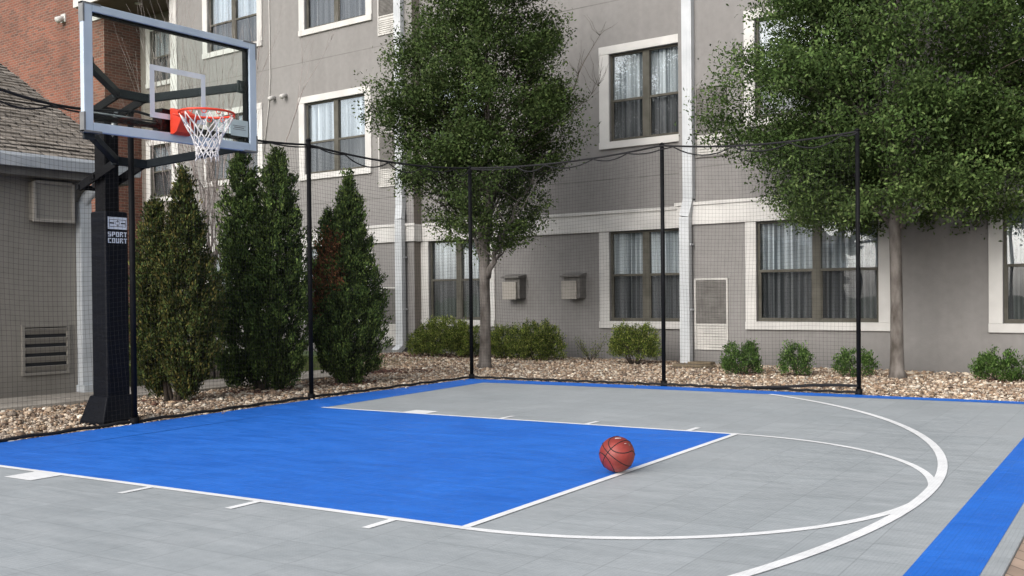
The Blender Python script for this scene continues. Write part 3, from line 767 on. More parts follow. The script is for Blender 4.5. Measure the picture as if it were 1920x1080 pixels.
mb.prism([(-2.665,2.83),(-2.64,2.83),(-2.64,2.72),(-2.56,2.705),(-2.53,2.80),(-2.545,2.835),(-2.52,2.835),(-2.51,2.80),(-2.545,2.685),(-2.665,2.695)],'y',-9.4,YE)
ga.part('gutter', mb, M['garage_gutter'])
mb = MB(); mb.box(-2.70,-2.672,-9.38,YE-.01,2.60,2.79); mb.box(-2.99,-2.70,-9.38,YE-.012,2.60,2.615); ga.part('eave_board', mb, M['louver_gray'])
mb = MB()
mb.tube([(-2.60,1.66,2.69),(-2.60,1.66,2.60),(-2.88,1.61,2.42),(-2.93,1.60,2.34)],[.062,.062,.066,.07],10); mb.box(-2.985,-2.87,1.52,1.67,.02,2.36); mb.box(-2.985,-2.80,1.50,1.70,-.02,.10)
ga.part('downpipe', mb, M['garage_gutter'], bevel=.01)
mb = MB(); mb.box(-2.995,-2.86,.96,1.42,2.10,2.56); o = ga.part('utility_box', mb, M['garage_paint'], bevel=.008)
mb = MB()
for (a,b,c,d_) in ((.945,.975,2.085,2.56),(1.405,1.435,2.085,2.56),(.975,1.405,2.085,2.12),(.975,1.405,2.54,2.575)): mb.box(-2.875,-2.835,a,b,c,d_)
ga.part('box_rim', mb, M['box_rim'], o)
mb = MB(); y0,y1,z0,z1 = .855,1.425,.25,.86; t=.035
mb.box(GX-.005,GX+.03,y0,y0+t,z0,z1); mb.box(GX-.005,GX+.03,y1-t,y1,z0,z1); mb.box(GX-.005,GX+.03,y0+t,y1-t,z0,z0+t); mb.box(GX-.005,GX+.03,y0+t,y1-t,z1-t,z1)
o = ga.part('louvre_vent', mb, M['garage_paint'], bevel=.004)
mb = MB(); mb.box(GX-.003,GX+.004,y0+t,y1-t,z0+t,z1-t); ga.part('vent_dark_plate', mb, M['dark_room'], o)  # near-black plate on the solid wall, painted shade behind the blades
mb = MB()
for i in range(5):
    z = z0+.075+i*.113
    mb.beam((GX+.02,y0+t,z),(GX+.02,y1-t,z),.012,.075,(1,0,-.55) if False else (.5,0,1))
ga.part('blades', mb, M['garage_paint'], o)

# ------------------------------------------------------------------ basketball hoop
hp = Thing('basketball_hoop', 'in-ground hoop on a padded black post with glass backboard and orange rim', 'basketball hoop', (.1,.2,0))
mb = MB(); mb.box(.01,.16,.10,.25,0,2.97); hp.part('pole', mb, M['black_metal'], bevel=.006)
mb = MB(); mb.box(-.03,.20,.075,.315,.13,1.985)
pad = hp.part('pole_pad', mb, M['vinyl_black'], bevel=.018)
mb = MB()
b0 = [(-.42,-.05),(.46,-.03),(.48,.42),(-.42,.42)]; b1 = [(-.05,.06),(.215,.06),(.215,.33),(-.05,.33)]
vs = [(x,y,-.04) for x,y in b0]+[(x,y,.03) for x,y in b0]+[(x,y,.23) for x,y in b1]
# flare: short skirt that widens to the ground
b0 = [(-.06,-.04),(.28,-.03),(.30,.34),(-.06,.36)]
vs = [(x,y,-.04) for x,y in b0]+[(x,y,.015) for x,y in b0]+[(x,y,.24) for x,y in b1]
fs = [(3,2,1,0)]+[(i,(i+1)%4,(i+1)%4+4,i+4) for i in range(4)]+[(i+4,(i+1)%4+4,(i+1)%4+8,i+8) for i in range(4)]+[(8,9,10,11)]
mb.add(vs,fs); hp.part('base_cover', mb, M['vinyl_black'], bevel=.012)
# printed logo on the pad: white court panel and two lines of lettering
mb = MB(); X = .2022
def band(y0,y1,z0,z1,x=X): mb.quad((x,y0,z0),(x,y1,z0),(x,y1,z1),(x,y0,z1))
band(.098,.300,1.815,1.93); hp.part('court_emblem', mb, M['white_paint'], pad)
mb = MB(); X = .2030
dk = lambda y0,y1,z0,z1: mb.quad((X,y0,z0),(X,y1,z0),(X,y1,z1),(X,y0,z1))
dk(.112,.286,1.903,1.907); dk(.112,.286,1.838,1.842); dk(.112,.116,1.842,1.903); dk(.282,.286,1.842,1.903)
dk(.1175,.165,1.866,1.878); dk(.235,.281,1.866,1.878); dk(.197,.2015,1.8425,1.866); dk(.197,.2015,1.878,1.9025)
for i in range(20):
    a0,a1 = 2*PI*i/20,2*PI*(i+1)/20
    mb.quad((X,.199+.018*math.cos(a0),1.872+.018*math.sin(a0)),(X,.199+.018*math.cos(a1),1.872+.018*math.sin(a1)),(X,.199+.022*math.cos(a1),1.872+.022*math.sin(a1)),(X,.199+.022*math.cos(a0),1.872+.022*math.sin(a0)))
hp.part('emblem_lines', mb, M['vinyl_black'], pad)
GL = {'S':['111','100','111','001','111'],'P':['111','101','111','100','100'],'O':['111','101','101','101','111'],'R':['111','101','110','101','101'],
      'T':['111','010','010','010','010'],'C':['111','100','100','100','111'],'U':['101','101','101','101','111']}
mb = MB()
for row,(txt,zt) in enumerate((('SPORT',1.790),('COURT',1.730))):
    for ci,ch in enumerate(txt):
        for ri,ln in enumerate(GL[ch]):
            for pi_,px_ in enumerate(ln):
                if px_ == '1':
                    y0 = .098+ci*.0415+pi_*.0112; z0 = zt-ri*.0092
                    band(y0,y0+.0113,z0-.0093,z0,.2026)
hp.part('lettering', mb, M['white_paint'], pad)
# lift arms
mb = MB()
for y in (.055,.325):
    mb = MB(); mb.beam((.02,y,2.915),(.45,y,3.045),.022,.075); hp.part('lift_arm', mb, M['black_metal'], bevel=.003)
    mb = MB(); mb.beam((-.16,y,2.225),(.42,y,2.425),.022,.08); hp.part('lift_arm', mb, M['black_metal'], bevel=.003)
for x_,z_ in ((.07,2.93),(.07,2.305),(-.16,2.225)):
    mb = MB(); mb.beam((x_,.03,z_),(x_,.35,z_),.045,.045); hp.part('pivot_bar', mb, M['black_metal'], bevel=.003)
mb = MB(); mb.tube([(-.14,.19,2.24),(.10,.19,2.6),(.22,.19,2.93)],[.022,.03,.018],8); hp.part('actuator', mb, M['steel'])
for nm,(a,b,c,d_) in {'upper':((.45,.04,3.05),(.45,.34,3.05),(1.0,-.62,3.125),(1.0,1.0,3.215)),'lower':((.42,.04,2.43),(.42,.34,2.43),(1.0,-.62,2.55),(1.0,1.0,2.63))}.items():
    mb = MB()
    mb.beam((a[0],a[1]-.03,a[2]),(b[0],b[1]+.03,b[2]),.075,.075); 
    mb.beam(a,c,.06,.06); mb.beam(b,d_,.06,.075)
    for q in (c,d_): mb.box(q[0]-.01,q[0]+.012,q[1]-.05,q[1]+.05,q[2]-.06,q[2]+.06)
    hp.part(nm+'_yoke', mb, M['arm_metal'], bevel=.004)
# glass board: slightly out of level, as in life
TILT = .0235
def tz(y): return (y-.215)*TILT
def rect(mb, x0, x1, y0, y1, z0, z1):
    vs = []
    for x in (x0,x1):
        vs += [(x,y0,z0+tz(y0)),(x,y1,z0+tz(y1)),(x,y1,z1+tz(y1)),(x,y0,z1+tz(y0))]
    mb.add(vs,[(0,1,2,3),(7,6,5,4),(0,4,5,1),(1,5,6,2),(2,6,7,3),(3,7,4,0)])
BX0,BX1,BY0,BY1,BZ0,BZ1 = 1.015,1.065,-.70,1.13,2.568,3.636
mb = MB()
rect(mb,BX0,BX1,BY0,BY0+.085,BZ0,BZ1); rect(mb,BX0,BX1,BY1-.085,BY1,BZ0,BZ1)
rect(mb,BX0,BX1,BY0+.086,BY1-.086,BZ1-.065,BZ1); rect(mb,BX0,BX1,BY0+.086,BY1-.086,BZ0,BZ0+.08)
bd_ = hp.part('backboard', mb, M['alu'], bevel=.006)
mb = MB()
rect(mb,BX0-.012,BX0-.001,BY0+.07,BY0+.10,BZ0+.07,BZ1-.06); rect(mb,BX0-.03,BX1-.02,BY1-.105,BY1-.086,BZ0+.08,BZ1-.066)
rect(mb,BX0-.03,BX1-.02,BY0+.086,BY1-.106,BZ1-.082,BZ1-.066)
hp.part('black_edge_strip', mb, M['black_metal'], bd_)  # black strips along the inner edges of the board frame
for y in (BY0,BY1):
    for z in (BZ0,BZ1):
        mb = MB()
        s_y = 1 if y == BY0 else -1; s_z = 1 if z == BZ0 else -1
        ya,yb = sorted((y-s_y*.004,y+s_y*.012)); za,zb = sorted((z-s_z*.004,z+s_z*.16))
        rect(mb,BX0-.006,BX1+.003,ya,yb,za,zb)
        ya,yb = sorted((y-s_y*.004,y+s_y*.16)); za,zb = sorted((z-s_z*.006,z+s_z*.010))
        rect(mb,BX0-.008,BX1+.002,ya,yb,za,zb)
        hp.part('corner_bracket', mb, M['alu_dark'], bd_)
mb = MB(); rect(mb,1.036,1.048,BY0+.086,BY1-.086,BZ0+.081,BZ1-.066); hp.part('glass', mb, M['board_glass'], bd_)
mb = MB(); a,b,c,d_ = -.065,.53,2.765,3.232; t=.048
rect(mb,1.0495,1.0505,a,a+t,c,d_); rect(mb,1.0495,1.0505,b-t,b,c,d_); rect(mb,1.0495,1.0505,a+t,b-t,d_-t,d_); rect(mb,1.0495,1.0505,a+t,b-t,c,c+t)
hp.part('target_square', mb, M['white_paint'], bd_)
mb = MB(); rect(mb,1.0495,1.0502,.82,1.03,2.705,2.86); dc = hp.part('sticker', mb, None or noise_mat('sticker', (.42,.50,.50), (.5,.58,.58), 5, .4), bd_)
mb = MB(); rect(mb,1.0505,1.0512,.845,1.0,2.80,2.806); rect(mb,1.0505,1.0512,.845,1.0,2.765,2.771); rect(mb,1.0505,1.0512,.86,.98,2.782,2.791); hp.part('sticker_print', mb, M['alu_dark'], dc)
# rear rail and rim mount
mb = MB(); mb.beam((.985,-.62,2.685),(.985,1.04,2.725),.04,.045); mb.box(.90,1.03,.07,.37,2.66,2.86); hp.part('rear_rail', mb, M['black_metal'], bevel=.003)
mb = MB(); mb.tube([(.96,-.60,2.73),(.96,.10,2.745)],.009,6); hp.part('tension_rod', mb, M['steel'])
RC = Vector((1.445,.215,2.795)); RR = .232
mb = MB(); mb.prism([(1.067,2.63),(1.067,2.865),(1.11,2.86),(1.235,2.80),(1.235,2.785),(1.15,2.65),(1.11,2.63)],'y',.125,.30)
mt = hp.part('rim_bracket', mb, M['orange_rim'], bevel=.006)
mb = MB(); mb.tube([RC+Vector((RR*math.cos(2*PI*i/48),RR*math.sin(2*PI*i/48),0)) for i in range(48)],.0105,8,closed=True)
mb.tube([(1.20,.05,2.79),(1.23,.13,2.775),(1.24,.215,2.77),(1.23,.30,2.775),(1.20,.38,2.79)],.009,6)
for i in range(12):
    a = 2*PI*(i+.5)/12; c = RC+Vector((RR*math.cos(a),RR*math.sin(a),-.013)); t_v = Vector((-math.sin(a),math.cos(a),0))
    mb.tube([c-t_v*.022,c-t_v*.011+Vector((0,0,-.024)),c+t_v*.011+Vector((0,0,-.024)),c+t_v*.022],.004,5)
rim = hp.part('rim', mb, M['orange_rim'])
mb = MB(); g_ = random.Random(4)
levels = [(2.775,.226),(2.68,.175),(2.60,.135),(2.545,.112),(2.495,.098),(2.45,.092),(2.405,.096)]
NN = 12; rings = []
for li,(z,r_) in enumerate(levels):
    rg = []
    for i in range(NN):
        a = 2*PI*(i+.5*(li%2))/NN+g_.uniform(-.05,.05)
        rg.append(RC+Vector((r_*(1+g_.uniform(-.06,.06))*math.cos(a),r_*(1+g_.uniform(-.06,.06))*math.sin(a),z-RC.z+g_.uniform(-.008,.008)*(li>0))))
    rings.append(rg)
for li in range(len(levels)-1):
    for i in range(NN):
        for o_ in ((0,-1) if li%2 == 0 else (0,1)):
            p = rings[li][i]; q = rings[li+1][(i+o_)%NN]; mid = (p+q)/2+Vector((g_.uniform(-.004,.004),g_.uniform(-.004,.004),-.004))
            mb.tube([p,mid,q],.0048,5)
for i in range(NN):
    p = rings[-1][i]; mb.tube([p,p+Vector((g_.uniform(-.01,.01),g_.uniform(-.01,.01),-.03))],.004,5)
for li in (1,2,3,4,5):
    for p in rings[li]: mb.tube([p+Vector((0,0,.009)),p-Vector((0,0,.009))],.0075,5)
hp.part('hoop_net', mb, M['net_white'], rim)

# ------------------------------------------------------------------ basketball
BR = .1145
BC = Vector((5.735,-.165,BR+.009))
ball = MB(); nu, nv = 112, 56; vs = []; fs = []
for j in range(nv+1):
    for i in range(nu):
        th_, ph = PI*j/nv, 2*PI*i/nu; vs.append((BR*math.sin(th_)*math.cos(ph),BR*math.sin(th_)*math.sin(ph),BR*math.cos(th_)))
for j in range(nv):
    for i in range(nu): fs.append((j*nu+i,(j+1)*nu+i,(j+1)*nu+(i+1)%nu,j*nu+(i+1)%nu))
ball.add(vs,fs,True)
def ball_mat():
    m, nt, b = new_mat('ball_leather'); N = nt.nodes; L = nt.links
    tc = N.new('ShaderNodeTexCoord'); v = N.new('ShaderNodeTexVoronoi'); v.inputs['Scale'].default_value = 260; L.new(tc.outputs['Object'], v.inputs['Vector'])
    n = N.new('ShaderNodeTexNoise'); n.inputs['Scale'].default_value = 14; n.inputs['Detail'].default_value = 4; L.new(tc.outputs['Object'], n.inputs['Vector'])
    r = N.new('ShaderNodeValToRGB'); r.color_ramp.elements[0].color = (.15,.018,.013,1); r.color_ramp.elements[1].color = (.26,.033,.024,1); r.color_ramp.elements[0].position=.3; r.color_ramp.elements[1].position=.7
    L.new(n.outputs[0], r.inputs[0]); L.new(r.outputs[0], b.inputs['Base Color']); b.inputs['Roughness'].default_value = .5
    bp = N.new('ShaderNodeBump'); bp.inputs['Strength'].default_value = .4; bp.inputs['Distance'].default_value = .001; L.new(v.outputs['Distance'], bp.inputs['Height']); L.new(bp.outputs[0], b.inputs['Normal'])
    return m
bo = Thing('basketball', 'orange basketball with dark seams resting on the free throw line', 'ball', tuple(BC))
bo.o = Vector((0,0,0))
leather = bo.part('ball_cover', ball, ball_mat())
# seam frame: p = crossing point seen by the camera, a and b = seam directions
tocam = Vector((8.729,-5.8155,1.1443))-BC; tocam.normalize()
cr = Vector((0,0,1)).cross(tocam).normalized(); cu = tocam.cross(cr)
p = (tocam*.84+cr*(-.50)+cu*(.10)).normalized()
a_ = (cr*.72+cu*.68); a_ = (a_-p*a_.dot(p)).normalized(); b2 = p.cross(a_)
mb = MB(); NS = 72
def seam(f): mb.tube([f(2*PI*i/NS)*(BR-.0003) for i in range(NS)], .0032, 6, closed=True)
seam(lambda t: p*math.cos(t)+a_*math.sin(t)); seam(lambda t: p*math.cos(t)+b2*math.sin(t))
for sg in (-1,1):
    def f(t, sg=sg):
        x_ = sg*(.26+.52*math.sin(t)**2); k_ = math.sqrt(1-x_*x_)
        return a_*x_+(p*math.cos(t)+b2*math.sin(t))*k_
    seam(f)
bo.part('seams', mb, M['black_cord'], leather)
mb = MB()
def patch(c, w_, h_, n=6):
    c = c.normalized(); ux = Vector((0,0,1)).cross(c).normalized(); uy = c.cross(ux); vs = []; 
    for j in range(n+1):
        for i in range(n+1):
            q = (c+ux*((i/n-.5)*w_)+uy*((j/n-.5)*h_)).normalized()*(BR+.0006); vs.append(q)
    mb.add(vs,[(j*(n+1)+i,j*(n+1)+i+1,(j+1)*(n+1)+i+1,(j+1)*(n+1)+i) for j in range(n) for i in range(n)],True)
patch(tocam*.46+cr*.06+cu*.885,.34,.10)
bo.part('white_print', mb, noise_mat('ball_print', (.42,.33,.32), (.55,.46,.44), 40, .6), leather)
mb = MB(); patch(tocam*.50+cr*.66+cu*.53,.12,.16)
bo.part('dark_print', mb, noise_mat('ball_mark', (.02,.02,.03), (.30,.16,.13), 60, .6), leather)
mb = MB(); patch(tocam*.66+cr*.47+cu*.59,.15,.035); bo.part('small_print', mb, M['ball_print_mat'] if 'ball_print_mat' in M else bpy.data.materials['ball_print'], leather)

# ------------------------------------------------------------------ sport netting and posts
posts = [(.565,.09,2.86,'black steel net post standing beside the padded hoop post'),(.41,2.47,2.93,'black net post between the middle and right arborvitae'),
         (.42,5.53,2.95,'black net post at the far corner of the court, in front of the first tree'),(3.36,5.60,3.04,'black net post in front of the two-unit ground floor window'),(5.84,5.50,2.98,'last black net post at the free end of the net beside the second tree')]
for x,y,h_,lab in posts:
    t = Thing('net_post', lab, 'post', (x,y,0), group='black steel posts that carry the sport net')
    mb = MB(); mb.tube([(x,y,-.05),(x,y,h_)],.026,12); t.part('post_tube', mb, M['black_metal'])
    mb = MB(); mb.tube([(x,y,h_),(x,y,h_+.012),(x,y,h_+.03)],[.033,.033,.012],12); t.part('cap', mb, M['black_metal'])
    mb = MB(); mb.tube([(x,y,-.03),(x,y,.06)],.04,12); t.part('ground_sleeve', mb, M['black_metal'])
def lerp_path(P, t):
    """P list of (x,y,z); t 0..1 along"""
    L_ = [0]
    for i in range(1,len(P)): L_.append(L_[-1]+math.dist(P[i],P[i-1]))
    d_ = t*L_[-1]
    for i in range(1,len(P)):
        if d_ <= L_[i]+1e-9:
            k_ = (d_-L_[i-1])/(L_[i]-L_[i-1]); return tuple(P[i-1][j]+(P[i][j]-P[i-1][j])*k_ for j in range(3))
    return P[-1]
def netting(label, base, tops, bots, seed, nx=.044):
    """net hung on a cable: twine mesh, cable, slack lacing and weighted hem"""
    t = Thing('sport_netting', label, 'netting', (*base[0],0), group='nets around the court')
    g_ = random.Random(seed)
    L_ = 0; seg = [0]
    for i in range(1,len(base)): L_ += math.dist(base[i],base[i-1]); seg.append(L_)
    def at(d_):
        for i in range(1,len(base)):
            if d_ <= seg[i]+1e-9:
                k_ = (d_-seg[i-1])/(seg[i]-seg[i-1]); return (base[i-1][0]+(base[i][0]-base[i-1][0])*k_, base[i-1][1]+(base[i][1]-base[i-1][1])*k_, tops[i-1]+(tops[i]-tops[i-1])*k_-.07*4*k_*(1-k_), bots[i-1]+(bots[i]-bots[i-1])*k_)
        return (*base[-1],tops[-1],bots[-1])
    dx = Vector((base[-1][0]-base[0][0],base[-1][1]-base[0][1])).normalized(); nv_ = Vector((-dx.y,dx.x))
    def pt(d_, v):   # v 0..1 height
        x,y,zt,zb = at(d_)
        dd = .05*math.sin(d_*1.7+seed)*math.sin(v*PI)+.02*math.sin(d_*4.1+v*5)
        z = zb+(zt-.03-zb)*v - .035*math.sin(v*PI)*abs(math.sin(d_*1.3))
        sd = .02*math.sin(v*7+d_*2.2)*math.sin(v*PI)
        return (x+nv_.x*dd+dx.x*sd, y+nv_.y*dd+dx.y*sd, z)
    mb = MB(); k_ = int(L_/nx)
    for i in range(k_+1):
        mb.tube([pt(L_*i/k_, j/16) for j in range(17)],.00095,3,cap=False)
    hz = int(2.9/nx); nn = int(L_/.2)
    for j in range(hz+1):
        mb.tube([pt(L_*i/nn, j/hz) for i in range(nn+1)],.00095,3,cap=False)
    t.part('net_mesh', mb, M['black_cord'])
    mb = MB(); mb.tube([at(L_*i/60)[:2]+(at(L_*i/60)[2],) for i in range(61)],.013,6); t.part('top_cable', mb, M['black_cord'])
    mb = MB(); d_ = 0   # slack lacing cord below the cable
    while d_ < L_-.1:
        step = g_.uniform(.4,.8); e2_ = min(d_+step, L_); sag = g_.choice([.02,.05,.07,.095])
        pts_ = []
        for i in range(9):
            q = d_+(e2_-d_)*i/8; x,y,zt,zb = at(q); pts_.append((x+.012,y-.006,zt-.012-sag*4*(i/8)*(1-i/8)))
        mb.tube(pts_,.0085,5); d_ = e2_
    t.part('lacing_cord', mb, M['black_cord'])
    mb = MB()
    pts_ = [(at(L_*i/80)[0],at(L_*i/80)[1],at(L_*i/80)[3]+.006*math.sin(i*1.7)) for i in range(81)]
    mb.tube(pts_,.016,6); t.part('bottom_hem', mb, M['black_cord'])
    return t
netting('tall black net beside the hoop, between the court and the arborvitae', [(.70,-4.2),(.64,-1.2),(.55,.12),(.40,2.47),(.41,5.53)],[2.95,2.87,2.90,2.89,2.95],[.02]*5,1)
netting('black net in front of the hotel, hung between the corner post and the last post', [(.42,5.53),(3.36,5.58),(5.84,5.48)],[2.95,3.03,2.97],[.02,.02,.025],2)
mb = MB(); mb.tube([(4.55,5.50,.035),(4.9,5.49,.05),(5.3,5.48,.085),(5.6,5.47,.10),(5.84,5.46,.10)],[.012,.016,.02,.02,.016],6)
lo = mb.build('loose_net_hem', M['black_cord'], None, (5.2,5.48,.03)); lo.location = (5.2,5.48,.03)
tag(lo, 'black net hem lifted off the court edge and tied to the last post', 'net hem')

g_ = np.random.default_rng(77); n = 26
tt_ = g_.uniform(0,1,n); side_ = g_.integers(0,2,n)
px_ = np.where(side_ == 0, np.interp(tt_*6.2-1, [p[1] for p in edge], [p[0] for p in edge])+np.abs(g_.normal(0,.10,n)), .5+tt_*7.3)
py_ = np.where(side_ == 0, tt_*6.2-1, 5.42-np.abs(g_.normal(0,.08,n)))
so = scatter('stray_gravel', np.stack([px_,py_,np.full(n,.012)],1), g_.uniform(.008,.016,n), (.4,.7), pal, M['stone'], 12)
tag(so, 'a few pebbles strayed from the beds onto the blue court edge', 'gravel', kind='stuff')
# ------------------------------------------------------------------ vegetation
def leaf_mesh(name, C, size, palette, mat, parent, origin, seed, up_bias=.3, aspect=.5, dark=None, dirs=None, nb=None, tv=.35):
    """C: n x 3 leaf centres; each leaf a folded rhomb"""
    g_ = np.random.default_rng(seed); n = len(C)
    d_ = g_.normal(0,1,(n,3)) if dirs is None else dirs+g_.normal(0,.45,(n,3))
    d_[:,2] += 0 if dirs is not None else -.25
    d_ /= np.linalg.norm(d_,axis=1,keepdims=True)
    nrm = g_.normal(0,1,(n,3)); nrm[:,2] = np.abs(nrm[:,2])+up_bias
    if nb is not None: nrm = nb+g_.normal(0,.42,(n,3))
    s_ = np.cross(d_,nrm); s_ /= np.linalg.norm(s_,axis=1,keepdims=True)+1e-9
    u_ = np.cross(s_,d_)
    L_ = (size*g_.uniform(.7,1.3,n))[:,None]; W_ = L_*aspect
    V = np.stack([C-d_*L_*.5, C+s_*W_*.5+u_*L_*.10-d_*L_*.05, C+d_*L_*.5, C-s_*W_*.5+u_*L_*.10-d_*L_*.05],1)
    pal_ = np.array(palette); t = pal_[g_.integers(0,len(pal_),n)]*g_.uniform(1-tv,1+tv,(n,1))
    if dark is not None: t = t*dark[:,None]
    ob = color_mesh(name, (V-np.array(origin)).reshape(-1,3), 4, n, np.arange(4*n), np.repeat(t,4,0), mat)
    ob.parent = parent
    return ob

def limb_path(p0, p1, n, wob, g_):
    p0 = Vector(p0); p1 = Vector(p1); out_ = []
    for i in range(n+1):
        t = i/n; q = p0.lerp(p1,t)
        if 0 < i < n: q += Vector((g_.uniform(-wob,wob),g_.uniform(-wob,wob),g_.uniform(-wob,wob)*.4))
        out_.append(q)
    return out_

def broad_tree(name, label, x, y, trunk_pts, trunk_r, prof, z0, z1, n_clump, n_leaf, leafsize, palette, seed, limbs, clump_r=.2, low_tint=None, hollow=None, sprigs=(), off=(0,0)):
    t = Thing(name, label, 'tree', (x,y,0), group='young evergreen trees in front of the hotel')
    g_ = random.Random(seed); ng = np.random.default_rng(seed)
    mb = MB(); mb.tube([(x+a,y+b,c) for a,b,c in trunk_pts],trunk_r,14)
    tips = []
    for (st,en,r0) in limbs:
        pts_ = limb_path((x+st[0],y+st[1],st[2]),(x+en[0],y+en[1],en[2]),7,.05,g_)
        mb.tube(pts_,[r0*(1-.8*i/7) for i in range(8)],8); tips.append((pts_,r0))
        for _ in range(10):
            k_ = g_.randint(2,6); b0_ = pts_[k_]; a = g_.uniform(0,2*PI); R_ = g_.uniform(.35,1.0)
            R_ *= .75; e = b0_+Vector((math.cos(a)*R_,math.sin(a)*R_,g_.uniform(.35,.9)))
            pp = limb_path(b0_,e,5,.04,g_); mb.tube(pp,[r0*.32*(1-.8*i/5) for i in range(6)],5)
    t.part('trunk', mb, M['bark'])
    zs = np.array([q[0] for q in prof]); rs = np.array([q[1] for q in prof])
    # lumpy crown envelope
    K = 26; ka = ng.uniform(0,2*PI,K); kz = ng.uniform(z0,z1,K); kA = ng.uniform(-.22,.20,K)
    def env(z,a):
        r_ = np.interp(z,zs,rs); m_ = np.ones_like(z)
        for i in range(K):
            da = np.angle(np.exp(1j*(a-ka[i]))); m_ += kA[i]*np.exp(-(da/.5)**2-((z-kz[i])/.45)**2)
        return r_*m_
    # clumps fill the envelope, denser toward the shell
    w_ = np.interp(np.linspace(z0,z1,200),zs,rs)**1.6; cdf = np.cumsum(w_)/w_.sum()
    zc = np.interp(ng.uniform(0,1,int(n_clump*2.4)),cdf,np.linspace(z0,z1,200)); ac = ng.uniform(0,2*PI,int(n_clump*2.4))
    qc = ng.uniform(.12,1,int(n_clump*2.4))**.42*ng.uniform(.86,1.05,int(n_clump*2.4))
    rc_ = env(zc,ac)*qc; xx,yy = rc_*np.cos(ac), rc_*np.sin(ac)   # boughs: layers of foliage with voids between
    fld = np.sin(xx*4.1+1.3*np.sin(yy*2.7+seed))+np.sin(yy*4.6+1.1*np.sin(zc*3.1))+1.3*np.sin(zc*6.3+1.7*np.sin(ac*3+seed))
    order = np.argsort(-(fld+ng.normal(0,1.5,len(fld))))[:n_clump]; order = ng.permutation(order)
    z, a, q = zc[order], ac[order], qc[order]
    r_ = env(z,a)*q
    if hollow:   # lower skirt hangs clear of the trunk
        lowz = z < hollow[0]+.85*(1-np.clip(r_/hollow[1],0,1)); z = np.where(lowz, z+ng.uniform(.6,1.6,n_clump), z)
    cc = np.stack([x+off[0]+r_*np.cos(a), y+off[1]+r_*np.sin(a), z],1)
    outd = np.stack([np.cos(a),np.sin(a),np.full(n_clump,.35)],1)
    per = max(4,int(n_leaf/n_clump)); idx = np.repeat(np.arange(n_clump),per)
    # each clump a spray: leaves strung outward along a short twig
    tt = ng.uniform(-1,1,len(idx)); rad = clump_r*ng.uniform(.7,1.3,n_clump)[idx]
    C = cc[idx]+outd[idx]*(tt*rad)[:,None]+ng.normal(0,.42,(len(idx),3))*rad[:,None]*np.array([1,1,.75])
    shade = (.60+.50*np.clip(q,0,1)**2)[idx]*ng.uniform(.68,1.35,n_clump)[idx]  # inner clumps darker: the crown's own shade put into the leaf tint
    pal_ = np.array(palette)
    nbv = np.stack([np.cos(a)*.75,np.sin(a)*.75,np.full(n_clump,.75)],1)+ng.normal(0,.25,(n_clump,3))
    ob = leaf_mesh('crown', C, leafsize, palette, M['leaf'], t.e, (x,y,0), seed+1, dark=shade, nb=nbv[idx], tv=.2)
    if low_tint:
        lt_z, mult = low_tint
        ca = ob.data.color_attributes['tint']; arr = np.zeros(len(ob.data.vertices)*4,dtype=np.float32); ca.data.foreach_get('color',arr); arr = arr.reshape(-1,4)
        k_ = np.clip((lt_z-np.repeat(C[:,2],4))/.9,0,1)[:,None]; arr[:,:3] = arr[:,:3]*(1-k_)+arr[:,:3]*np.array(mult)*k_
        ca.data.foreach_set('color',arr.ravel())
    # twigs inside the crown
    mb = MB()
    for i in ng.integers(0,n_clump,260):
        c = Vector(cc[i])
        if c.z < z0+1.1: continue
        b0_ = Vector((x+(c.x-x)*.45,y+(c.y-y)*.45,c.z-.35)); mb.tube([b0_,(b0_+c)/2+Vector((0,0,.04)),c],[.010,.007,.003],4)
    t.part('twig_sprays', mb, M['bark_dark'])
    for (ax,ay,az,ex_,ey_,ez_) in sprigs:   # leafless shoots that stand out of the crown
        mb = MB(); p0 = Vector((x+ax,y+ay,az)); p1 = Vector((x+ex_,y+ey_,ez_)); pp = limb_path(p0,p1,6,.04,g_); mb.tube(pp,[.009,.008,.007,.006,.004,.003,.002],4)
        for _ in range(14):
            b0_ = pp[g_.randint(1,5)]; e = b0_+Vector((g_.uniform(-.28,.28),g_.uniform(-.28,.28),g_.uniform(.1,.5))); mb.tube(limb_path(b0_,e,3,.03,g_),[.004,.003,.0025,.0015],3)
        t.part('bare_shoot', mb, M['bark_dark'])
    return t
greens = [(.036,.062,.017),(.047,.078,.021),(.062,.096,.027),(.030,.050,.015),(.090,.124,.040),(.043,.070,.020)]
bright = [(.060,.104,.027),(.050,.088,.023),(.080,.130,.036),(.038,.067,.019),(.112,.160,.052),(.034,.058,.017)]
limbs1 = [((0,0,1.5),(-.25,.1,3.6),.055),((.02,0,1.5),(.15,.0,4.6),.07),((.06,0,1.45),(.55,-.1,2.35),.055),((-.02,0,1.7),(-.5,.1,2.7),.04),((0,.02,1.9),(.2,.4,4.0),.05),((.5,-.1,2.25),(1.0,.1,3.2),.03),((0,0,2.2),(-.6,-.3,4.2),.04)]
broad_tree('evergreen_tree','slimmer dense evergreen tree behind the far corner net post',-.71,7.45,
    [(-.03,0,-.05),(-.01,0,.05),(0,0,.35),(.01,0,.9),(.0,0,1.35),(.0,0,1.6),(.03,.02,2.3),(.05,.03,3.5),(.05,.05,5.5)],[.15,.105,.090,.084,.084,.090,.06,.045,.02],
    [(1.75,.15),(2.0,.6),(2.4,1.0),(3.1,1.38),(3.9,1.65),(4.5,1.62),(5.1,1.45),(5.9,1.15),(6.8,.85),(7.8,.25)],1.8,7.8,2100,125000,.053,greens,21,limbs1,.19,(3.0,(1.6,1.55,1.5)), sprigs=[(1.2,.6,4.3,1.75,1.0,5.6),(1.1,.6,3.9,1.65,1.1,4.7)])
